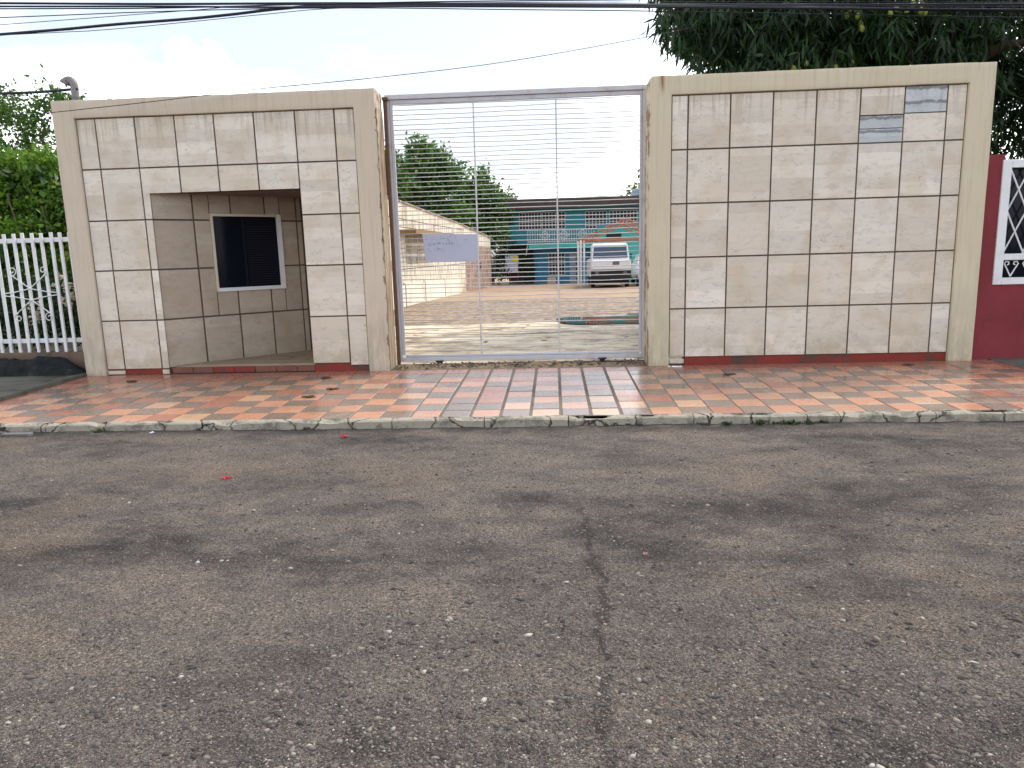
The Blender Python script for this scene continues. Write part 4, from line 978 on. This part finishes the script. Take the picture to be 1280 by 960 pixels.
MB().cham((.08, -.085, 1.10), (.40, -.062, 1.28), .01).build('badge_plate', M['plate_dark'], V)
for s_ in (-1, 1):
    MB().lathe((s_*.68, -.13, .70), [(.09, 0), (.10, .02), (.10, .05)], 14, 'Y').build('headlight', M['plate_dark'], V)
    MB().cham((s_*1.02-.05, .55, 1.42), (s_*1.02+.05, .62, 1.62), .01).build('mirror', M['car_dark'], V)
    wheel(V, s_*.84, .75, .34); wheel(V, s_*.84, 3.4, .34)
MB().box((-.8, .1, .22), (.8, 4.2, .47)).build('chassis', M['car_dark'], V)
V2 = thing('parked_car', 'white car partly hidden behind the gate pillar beside the pickup', 'car', (4.98, 27.6, yard(27.6)))
loft([(-.05, rect(-.78, .78, .42, .82, .10)), (.15, rect(-.86, .86, .30, .98, .10)), (1.3, rect(-.88, .88, .26, 1.06, .10)), (3.9, rect(-.88, .88, .28, 1.08, .10)), (4.3, rect(-.80, .80, .4, .95, .1))]).build('body', M['car_white'], V2)
loft([(1.0, rect(-.80, .80, 1.02, 1.08, .02)), (1.75, rect(-.66, .66, 1.02, 1.56, .06)), (2.9, rect(-.66, .66, 1.02, 1.56, .06)), (3.7, rect(-.76, .76, 1.02, 1.1, .03))]).build('cabin', M['car_white'], V2)
MB().add([(-.74, 1.02, 1.10), (.74, 1.02, 1.10), (.60, 1.66, 1.525), (-.60, 1.66, 1.525)], [(0, 1, 2, 3)]).build('windshield', M['car_glass'], V2)
MB().cham((-.6, -.09, .46), (.6, -.04, .62), .01).build('grille', M['car_dark'], V2)
for s_ in (-1, 1):
    MB().cham((s_*.66-.13, -.07, .64), (s_*.66+.13, .02, .78), .015).build('headlight', M['plate_dark'], V2); wheel(V2, s_*.78, .8, .3, .3); wheel(V2, s_*.78, 3.3, .3, .3)

# ================================================================== vegetation
def leaves(centers, dirs, L, W, mat, name, parent, fold=.25, label=None):
    n = len(centers); d = dirs/np.linalg.norm(dirs, axis=1, keepdims=True)
    r = RNG.normal(size=(n, 3)); s_ = np.cross(d, r); s_ /= np.linalg.norm(s_, axis=1, keepdims=True)+1e-9; nn = np.cross(d, s_)
    L = np.broadcast_to(L, (n,))[:, None]; W = np.broadcast_to(W, (n,))[:, None]
    v = np.stack([centers, centers+d*L*.45+s_*W*.5+nn*W*fold, centers+d*L, centers+d*L*.45-s_*W*.5+nn*W*fold], 1).reshape(-1, 3)
    b_ = np.arange(n)*4; f = np.concatenate([np.stack([b_, b_+1, b_+2], -1), np.stack([b_, b_+2, b_+3], -1)])
    o = link(name, np_mesh(name, v, f, M[mat], False), parent); o['kind'] = 'stuff'; return o
def blob_points(blobs, n, shell=.55):
    """points in a union of ellipsoids, more of them near the surface"""
    out = []; vol = np.array([b_[3]*b_[4]*b_[5] for b_ in blobs])**.8; cnt = (n*vol/vol.sum()).astype(int)
    nrmv = []
    for (cx, cy, cz, rx_, ry_, rz_), k in zip(blobs, cnt):
        q = RNG.normal(size=(k, 3)); q /= np.linalg.norm(q, axis=1, keepdims=True)
        r = (shell+(1-shell)*RNG.random((k, 1))**.6); bumpy = 1+.22*(RNG.random((k, 1))-.5)
        out.append(np.array([cx, cy, cz])+q*r*bumpy*np.array([rx_, ry_, rz_])); nrmv.append(q)
    return np.concatenate(out), np.concatenate(nrmv)
def clump(blobs, k, r):
    out = []
    for cx, cy, cz, rx_, ry_, rz_ in blobs:
        out.append((cx, cy, cz, rx_*.62, ry_*.62, rz_*.62))
        for _ in range(k):
            q = RNG.normal(size=3); q /= np.linalg.norm(q); s_ = r*(.7+.6*RNG.random()); m_ = min(rx_, ry_, rz_)
            out.append((cx+q[0]*rx_*.8, cy+q[1]*ry_*.8, cz+q[2]*rz_*.8, s_*m_*1.15, s_*m_*1.1, s_*m_*.75))
    return out
def rosette(pts, nrm_, per, droop, spread, L, W, mat, name, parent, fold=.25):
    n = len(pts); c = np.repeat(pts, per, 0); o_ = np.repeat(nrm_, per, 0)
    d = o_*.45 + RNG.normal(size=c.shape)*.6 + np.array([0, 0, -droop])
    c = c + RNG.normal(size=c.shape)*spread
    return leaves(c, d, L*(.5+.9*RNG.random(len(c))), W*(.8+.4*RNG.random(len(c))), mat, name, parent, fold)
def limb(parent, pts, r0, r1, name='limb', n=8):
    k = len(pts); MB().tube(pts, [r0+(r1-r0)*i/(k-1) for i in range(k)], n).build(name, M['bark'], parent, True)
def curve_pts(a, b_, sag, n=7, wob=.1, seed=0):
    R_ = random.Random(seed); a = Vector(a); b_ = Vector(b_); out = []
    for i in range(n):
        f = i/(n-1); p = a.lerp(b_, f); p.z += sag*4*f*(1-f); w_ = wob*math.sin(math.pi*f); p += Vector((R_.uniform(-w_, w_), R_.uniform(-w_, w_), R_.uniform(-w_, w_)*.5)); out.append(p)
    return out
# ---- mango tree
MT = thing('mango_tree', 'huge dark mango tree with drooping leaves overhanging the right wall', 'tree', (6.4, 5.6, 0)); MT.location = (0, 0, 0)
limb(MT, curve_pts((6.4, 6.4, -.1), (6.1, 6.0, 3.2), 0, 7, .12, 1), .34, .24, 'trunk', 12)
ends = [(3.2, 4.9, 5.6), (4.6, 4.2, 6.0), (6.8, 4.6, 6.6), (9.0, 5.2, 5.8), (5.4, 8.2, 6.4), (8.2, 8.0, 6.6), (7.4, 3.6, 4.4)]
for k, e_ in enumerate(ends): limb(MT, curve_pts((6.1, 6.0, 3.1), e_, .35, 8, .22, 10+k), .15, .035)
mb_ = [(3.25, 5.2, 5.75, 1.25, 1.5, 1.35), (4.4, 4.9, 5.5, 1.6, 1.5, 1.6), (5.6, 4.8, 5.4, 1.6, 1.5, 1.9), (7.0, 5.0, 5.2, 1.9, 1.7, 2.1), (9.0, 5.4, 5.2, 2.1, 1.9, 2.3), (6.0, 7.6, 6.0, 3.2, 2.2, 2.4), (4.2, 6.4, 7.0, 2.4, 2.4, 1.7), (7.6, 6.2, 7.4, 3.0, 2.6, 1.8), (2.55, 5.4, 6.0, .75, .9, .9), (11, 6.5, 5.4, 2.2, 2.2, 2.6), (7.7, 6.0, 3.6, 1.6, 1.4, 1.4), (9.2, 6.4, 3.2, 1.6, 1.6, 1.5), (5.0, 7.6, 4.4, 2.2, 1.6, 1.5)]
pts, nr_ = blob_points(mb_, 5200, .45); keep = pts[:, 2] > 2.0
rosette(pts[keep], nr_[keep], 12, .75, .09, .26, .050, 'leaf_mango', 'crown', MT)
def front_pts(n, px0, px1, py0, py1, Y0, Y1):
    return np.array([atY(random.uniform(px0, px1), random.uniform(py0, py1), random.uniform(Y0, Y1)) for _ in range(n)])
# drooping sprays at the visible left fringe
q = front_pts(60, 822, 900, -10, 62, 4.2, 5.6); q = np.concatenate([q, front_pts(90, 868, 990, 10, 95, 4.0, 5.2), front_pts(160, 940, 1250, -5, 85, 3.6, 5.0)])
rosette(q, np.tile(np.array([-.3, -.6, 0]), (len(q), 1)), 16, 1.25, .10, .30, .048, 'leaf_mango', 'hanging_leaves', MT)
mg = MB().lathe((0, 0, 0), [(.004, .0), (.022, -.012), (.042, -.05), (.045, -.085), (.034, -.12), (.012, -.138), (.002, -.142)], 12).mesh('mango', M['mango_skin'], True)
for px, py, n in ((1145, 6, 7), (1062, 10, 5), (1068, 26, 2), (1002, 76, 3), (1052, 74, 2), (1118, 14, 2)):
    for k in range(n):
        p = atY(px+random.uniform(-13, 13), py+random.uniform(-8, 8), 3.75+random.uniform(-.15, .15)); link('mango', mg, MT, p, (.85, .85, .8), (random.uniform(-.4, .4), random.uniform(-.4, .4), random.uniform(0, 6)))
        # stalk
        MB().tube([p, p+Vector((0, .03, .22))], .004, 4).build('stalk', M['bark'], MT)
# ---- trees behind the left garden
def leafy_tree(name, label, cat, base, h, blobs, n, per, L, W, mat, group=None, droop=.15, spread=.12, seed=0, tr=.14, shell=.4):
    T = tag(link(name, None), label, cat, group)
    c = np.array([b_[:3] for b_ in blobs]).mean(0)
    limb(T, curve_pts(base, (c[0], c[1], base[2]+h*.55), 0, 7, .15, seed), tr, tr*.65, 'trunk', 10)
    for k, b_ in enumerate(blobs): limb(T, curve_pts((c[0], c[1], base[2]+h*.5), b_[:3], .2, 7, .15, seed+k+1), tr*.5, tr*.1)
    p, q_ = blob_points(clump(blobs, 9, .36), n, shell); rosette(p, q_, per, droop, spread, L, W, mat, 'crown', T); return T
leafy_tree('garden_tree', 'loose airy tree rising above the garden vines at far left', 'tree', (-10.9, 7.4, 0), 4.6,
           [(-11.6, 7.2, 4.7, .7, .6, .40), (-10.9, 7.0, 4.55, .35, .4, .30), (-10.35, 7.0, 4.75, .42, .5, .42), (-9.75, 7.0, 4.3, .45, .5, .40), (-11.2, 7.2, 4.0, .9, .6, .4), (-10.1, 7.2, 3.7, .8, .6, .5), (-12.6, 7.5, 4.6, 1.0, .8, .7), (-9.0, 7.3, 3.6, .7, .6, .6)], 620, 14, .11, .055, 'leaf_tree', spread=.11)
VN = tag(link('vine_thicket', None), 'dense bright green vine thicket behind the white fence', 'vines')
limb(VN, curve_pts((-9.2, 4.2, .1), (-9.0, 4.0, 2.6), 0, 6, .1, 3), .09, .05, 'stem'); limb(VN, curve_pts((-7.8, 3.4, .1), (-8.0, 3.3, 2.0), 0, 6, .1, 4), .07, .04, 'stem')
vb_ = [(-9.6, 4.0, 2.6, .9, .7, .85), (-8.7, 3.9, 2.6, .8, .7, .75), (-8.0, 3.6, 2.1, .75, .6, .9), (-9.0, 3.4, 1.7, 1.2, .6, .7), (-10.6, 4.2, 2.6, 1.1, .8, 1.0), (-7.4, 3.4, 1.6, .6, .5, .8), (-8.6, 3.0, 1.25, 1.6, .5, .5), (-10.0, 3.2, 1.4, 1.0, .5, .7), (-7.3, 3.9, 2.5, .6, .5, .6)]
p, q_ = blob_points(clump(vb_, 10, .34), 5200, .72); rosette(p, q_, 9, .2, .07, .085, .055, 'leaf_vine', 'foliage', VN)
p, q_ = blob_points([(a, b_, c, d*.78, e*.8, f*.8) for a, b_, c, d, e, f in vb_], 1300, .2); rosette(p, q_, 6, .2, .1, .17, .12, 'leaf_tree', 'inner_foliage', VN)
for k in range(5):
    a = (-9.9+k*.55, 3.1, 2.9-.2*k); b_ = (-9.3+k*.55, 2.8, 1.3); MB().tube(curve_pts(a, b_, -.1, 8, .06, 60+k), .012, 5).build('hanging_vine', M['bark'], VN)
SH = tag(link('flowering_shrub', None), 'dark shrub with cream flowers behind the fence scrolls', 'shrub')
limb(SH, curve_pts((-6.35, .95, .1), (-6.35, .9, .8), 0, 5, .05, 2), .03, .02, 'stem')
p, q_ = blob_points([(-6.45, 1.0, .75, .40, .25, .45), (-7.1, 1.1, .75, .5, .3, .5), (-6.2, 1.0, .5, .25, .2, .3), (-7.9, 1.2, .8, .5, .3, .6)], 700, .4); rosette(p, q_, 7, .1, .05, .07, .04, 'leaf_mango', 'foliage', SH)
q = np.array([(random.gauss(-6.28, .07), random.uniform(.62, .75), random.gauss(.98, .13)) for _ in range(26)] + [(random.gauss(-6.75, .06), .68, random.gauss(.74, .07)) for _ in range(10)]); rosette(q, np.tile(np.array([0, -1., .2]), (len(q), 1)), 7, .0, .015, .045, .034, 'petal', 'flowers', SH)
GW = thing('garden_ledge', 'low pale flaking ledge seen between the fence pickets', 'ledge')
rough_box('ledge', (-9, 1.45, .1), (-5.8, 1.7, .62), 'block_wall', GW, 71, .03, .2); rough_box('cap', (-9, 1.35, .63), (-5.8, 1.75, .70), 'old_concrete', GW, 72, .02, .3)
bkw = thing('garden_back_wall', 'near black wall behind the garden vines', 'wall'); rough_box('wall', (-14, 5.0, 0), (-5.4, 5.2, 1.9), 'moss_black', bkw, 73, .03, .6)  # near-black backing wall, sharing the mound's material
# ---- big trees behind the courtyard wall
leafy_tree('yard_tree', 'dark leafy tree behind the block wall, nearest the gate frame', 'tree', (-9.6, 29, -.4), 8,
           [(-9.0, 28.5, 5.5, 1.5, 1.6, 1.7), (-8.6, 28.0, 3.8, 2.2, 1.8, 1.6), (-10.6, 28.5, 5.2, 2.0, 2.0, 2.4), (-7.7, 27.8, 4.5, .9, 1.2, 1.0), (-9.0, 28, 2.6, 2.4, 1.5, 1.2)], 1800, 10, .26, .15, 'leaf_yard', 'trees behind the block wall', seed=21, spread=.22, tr=.25, shell=.62)
leafy_tree('yard_tree', 'tallest rounded tree behind the block wall, middle of the three', 'tree', (-6.6, 31, -.5), 8,
           [(-6.5, 30.6, 6.2, 1.4, 1.4, 1.0), (-6.2, 30.2, 5.2, 1.9, 1.6, 1.1), (-7.2, 30.2, 4.6, 1.5, 1.6, 1.5), (-6.3, 30, 3.4, 2.0, 1.5, 1.3), (-5.0, 30.2, 5.7, .55, .6, .3)], 1800, 10, .26, .15, 'leaf_yard', 'trees behind the block wall', seed=31, spread=.22, tr=.25, shell=.62)
leafy_tree('yard_tree', 'lower tree sloping down towards the teal house roof', 'tree', (-4.2, 40, -.7), 7,
           [(-5.2, 37, 5.0, 1.6, 1.4, 1.3), (-4.0, 37.4, 4.3, 1.5, 1.3, 1.2), (-3.2, 38.6, 4.3, 1.1, .9, .9), (-5.0, 36.5, 3.2, 1.6, 1.3, 1.2), (-4.3, 37, 5.9, .6, .6, .8), (-3.9, 36.2, 2.6, .8, .8, 1.2)], 1300, 10, .26, .15, 'leaf_yard', 'trees behind the block wall', seed=41, spread=.22, tr=.22, shell=.62)
leafy_tree('far_tree', 'pale hazy tree showing over the house roof by the gate stile', 'tree', (7.6, 54, -.8), 9,
           [(7.4, 54, 6.0, 1.3, 1.4, 1.2), (8.4, 54, 7.2, 1.4, 1.4, 1.2), (9.6, 54, 6.2, 1.6, 1.5, 1.6)], 420, 9, .32, .17, 'leaf_tree', seed=51, spread=.3, tr=.25, shell=.3)
# dark bushes in the left bay of the house
bu = tag(link('bay_bush', None), 'dark overgrown bush beside the poster board at the house corner', 'bush')
limb(bu, curve_pts((-2.0, 37.0, -.7), (-2.0, 37.0, .6), 0, 4, .05, 2), .06, .03, 'stem')
p, q_ = blob_points([(-1.75, 37.2, .5, .5, .4, 1.1), (-2.9, 37.4, 1.4, .7, .5, .7), (-3.3, 36.8, .6, .5, .4, 1.0)], 420, .5); rosette(p, q_, 8, .1, .1, .16, .09, 'leaf_mango', 'foliage', bu)

# ---- weeds in the kerb gutter
def weed(label, x0_, x1_, n, h):
    W_ = tag(link('weed_tuft', None), label, 'weed', 'weeds growing at the kerb foot')
    nc = max(2, int((x1_-x0_)/.09)); cxs = RNG.uniform(x0_, x1_, nc); hs = .35+.9*RNG.random(nc); pick_ = RNG.integers(0, nc, n)
    q = np.stack([cxs[pick_]+RNG.normal(size=n)*.022, KERB_Y-.082-RNG.random(n)**2*.06, np.full(n, ROAD_Z+.0)], -1); h = h*hs[pick_][:, None] if False else h*hs[pick_]; d = np.stack([RNG.normal(size=n)*.7, -.25+RNG.normal(size=n)*.5, .5+RNG.random(n)], -1)
    lv = leaves(q, d, h*(.4+.8*RNG.random(n)), .012, 'leaf_weed', 'blades', W_)
    q2 = q + d*h[:, None]*.3; leaves(q2, RNG.normal(size=(n, 3))+np.array([0, 0, .3]), h*.4, .014, 'leaf_weed', 'leaves', W_)
weed('small weed tuft at the kerb foot, nearer the gate', 1.22, 1.46, 60, .04)
weed('longer line of weeds at the kerb foot before the tiled wall', 1.62, 2.28, 150, .05)
weed('tiny weed sprouting at the far left kerb joint', -4.1, -3.95, 40, .03)
# ---- litter
def scrap(name, label, p, s_, mat, seed, cat='litter', group=None):
    R_ = random.Random(seed); mb = MB(); n = 6
    for i in range(n):
        for j in range(n): mb.v.append((p[0]+(i/(n-1)-.5)*s_+R_.uniform(-.1, .1)*s_, p[1]+(j/(n-1)-.5)*s_*.7+R_.uniform(-.1, .1)*s_, p[2]+.006+abs(R_.gauss(0, .16))*s_))
    for i in range(n-1):
        for j in range(n-1): mb.f.append((i*n+j, (i+1)*n+j, (i+1)*n+j+1, i*n+j+1))
    o = mb.build(name, M[mat]); sol = o.modifiers.new('s', 'SOLIDIFY'); sol.thickness = .0015; return tag(o, label, cat, group)
p = atZ(283, 599, ROAD_Z); scrap('wrapper', 'crumpled red wrapper lying alone on the open road', p, .055, 'litter_red', 1)
p = atZ(431, 547, ROAD_Z); scrap('wrapper', 'small red scrap on the road close to the kerb', p, .05, 'litter_red', 2)
p = atZ(190, 542, ROAD_Z); scrap('paper_scrap', 'tiny white paper scrap by the kerb at left', p, .035, 'litter_white', 3)
p = atZ(807, 694, ROAD_Z); scrap('leaf_scrap', 'faded pinkish flake on the road near the long crack', p, .022, 'tile_rust', 4)
bl = MB().lathe((-4.86, -2.66, ROAD_Z-.002), [(.01, 0), (.045, .012), (.062, .045), (.055, .085), (.03, .105), (.006, .112)], 16).build('white_cup', M['litter_white'], None, True); tag(bl, 'white rounded cup lying at the left picture edge by the kerb', 'cup')
pl = MB().cham((-4.86, -2.545, ROAD_Z-.004), (-4.60, -2.485, ROAD_Z+.022), .004).build('plank', M['plank_grey']); tag(pl, 'short grey plank lying in the gutter beside the white cup', 'plank')
for (px, py, lb) in ((165, 476, 'dark curled dry leaf on tiles by the left pillar'), (408, 472, 'dark dry leaf on tiles below the right of the alcove'), (416, 484, 'dark dry leaf mid tiles left of the ramp'), (386, 493, 'large dark dry leaf nearest the kerb, left of the ramp'), (912, 467, 'dark dry leaf on tiles under the right wall'), (1135, 456, 'black debris flake by the gap in the red plinth'), (1045, 450, 'pale crumbs of debris at the red plinth foot')):
    p = atZ(px, py, 0); p.z = sw(p.y); n = 12; R_ = random.Random(px); L_ = .075; vs = [(p.x, p.y, p.z+.012)] + [(p.x+math.cos(k*6.283/n)*L_*(.8+.3*R_.random()), p.y+math.sin(k*6.283/n)*L_*.55*(.8+.3*R_.random()), p.z+.003+.012*R_.random()) for k in range(n)]
    o = MB().add(vs, [(0, 1+k, 1+(k+1) % n) for k in range(n)]).build('dry_leaf', M['dry_leaf'] if 'pale' not in lb else M['old_concrete']); tag(o, lb, 'leaf', 'dry leaves and flakes on the tiles')
    o.modifiers.new('s', 'SOLIDIFY').thickness = .002

# ---- overhead cables (the street line runs above the wall)
def cable(label, px, r, Y=3.0, n=40, ext=True, Ys=None):
    P_ = [atY(a, b_, (Ys[i] if Ys else Y)) for i, (a, b_) in enumerate(px)]
    if ext:
        P_.insert(0, P_[0]+(P_[0]-P_[1]).normalized()*12); P_.append(P_[-1]+(P_[-1]-P_[-2]).normalized()*12)
    pts_ = []
    for i in range(len(P_)-1):
        p0, p1, p2, p3 = P_[max(i-1, 0)], P_[i], P_[i+1], P_[min(i+2, len(P_)-1)]
        for k in range(8):
            s_ = k/8; pts_.append(.5*((2*p1)+(p2-p0)*s_+(2*p0-5*p1+4*p2-p3)*s_*s_+(3*p1-p0-3*p2+p3)*s_**3))
    pts_.append(P_[-1])
    o = MB().tube(pts_, r, 6).build('cable', M['cable_black'], None, True); tag(o, label, 'cable', 'overhead street cables')
cable('thick dark blue cable sagging lowest at the top left corner', [(0, 43), (75, 37), (150, 30), (230, 24), (290, 18), (350, 11), (420, 7), (640, 6), (960, 9), (1280, 14)], .020, 3.0)
cable('upper thick cable of the bundle across the picture top', [(0, 4), (200, 5), (420, 4), (640, 5), (960, 6), (1280, 5)], .016, 3.05)
cable('middle cable of the bundle crossing the white sky', [(0, 8), (200, 8), (330, 9), (500, 8), (820, 9), (1280, 12)], .013, 2.95)
cable('lowest thin line under the cable bundle', [(0, 22), (180, 15), (330, 11), (470, 10), (640, 12), (820, 14), (1280, 22)], .007, 3.1)
cable('thin wire rising from left edge below the thick cable', [(0, 44), (120, 38), (240, 27), (330, 18), (430, 10), (640, 7), (1280, 8)], .005, 2.9)
cable('thin wire between the bundle and the thick cable at left', [(0, 31), (120, 22), (250, 12), (330, 7), (640, 3), (1280, 2)], .005, 3.15)
cable('topmost thin wire along the picture edge', [(0, 11), (200, 10), (400, 5), (640, 1), (1280, -4)], .009, 3.0)
cable('hair thin wire climbing from the left wall corner to the mango tree', [(20, 145), (62, 141), (190, 127), (315, 112), (470, 97), (640, 76), (815, 45), (870, 33)], .0042, Ys=[-.5, -.25, -.2, -.1, .3, 1.2, 2.8, 3.6], ext=False)
cable('black service cable reaching the gooseneck pipe from the left', [(-60, 121), (0, 117), (50, 115), (97, 111)], .016, Ys=[.9, .8, .7, .6], ext=False)
cable('short loose wire drooping right of the gooseneck pipe', [(103, 111), (112, 115), (128, 122), (140, 124)], .005, Ys=[.6, .55, .45, .3], ext=False)
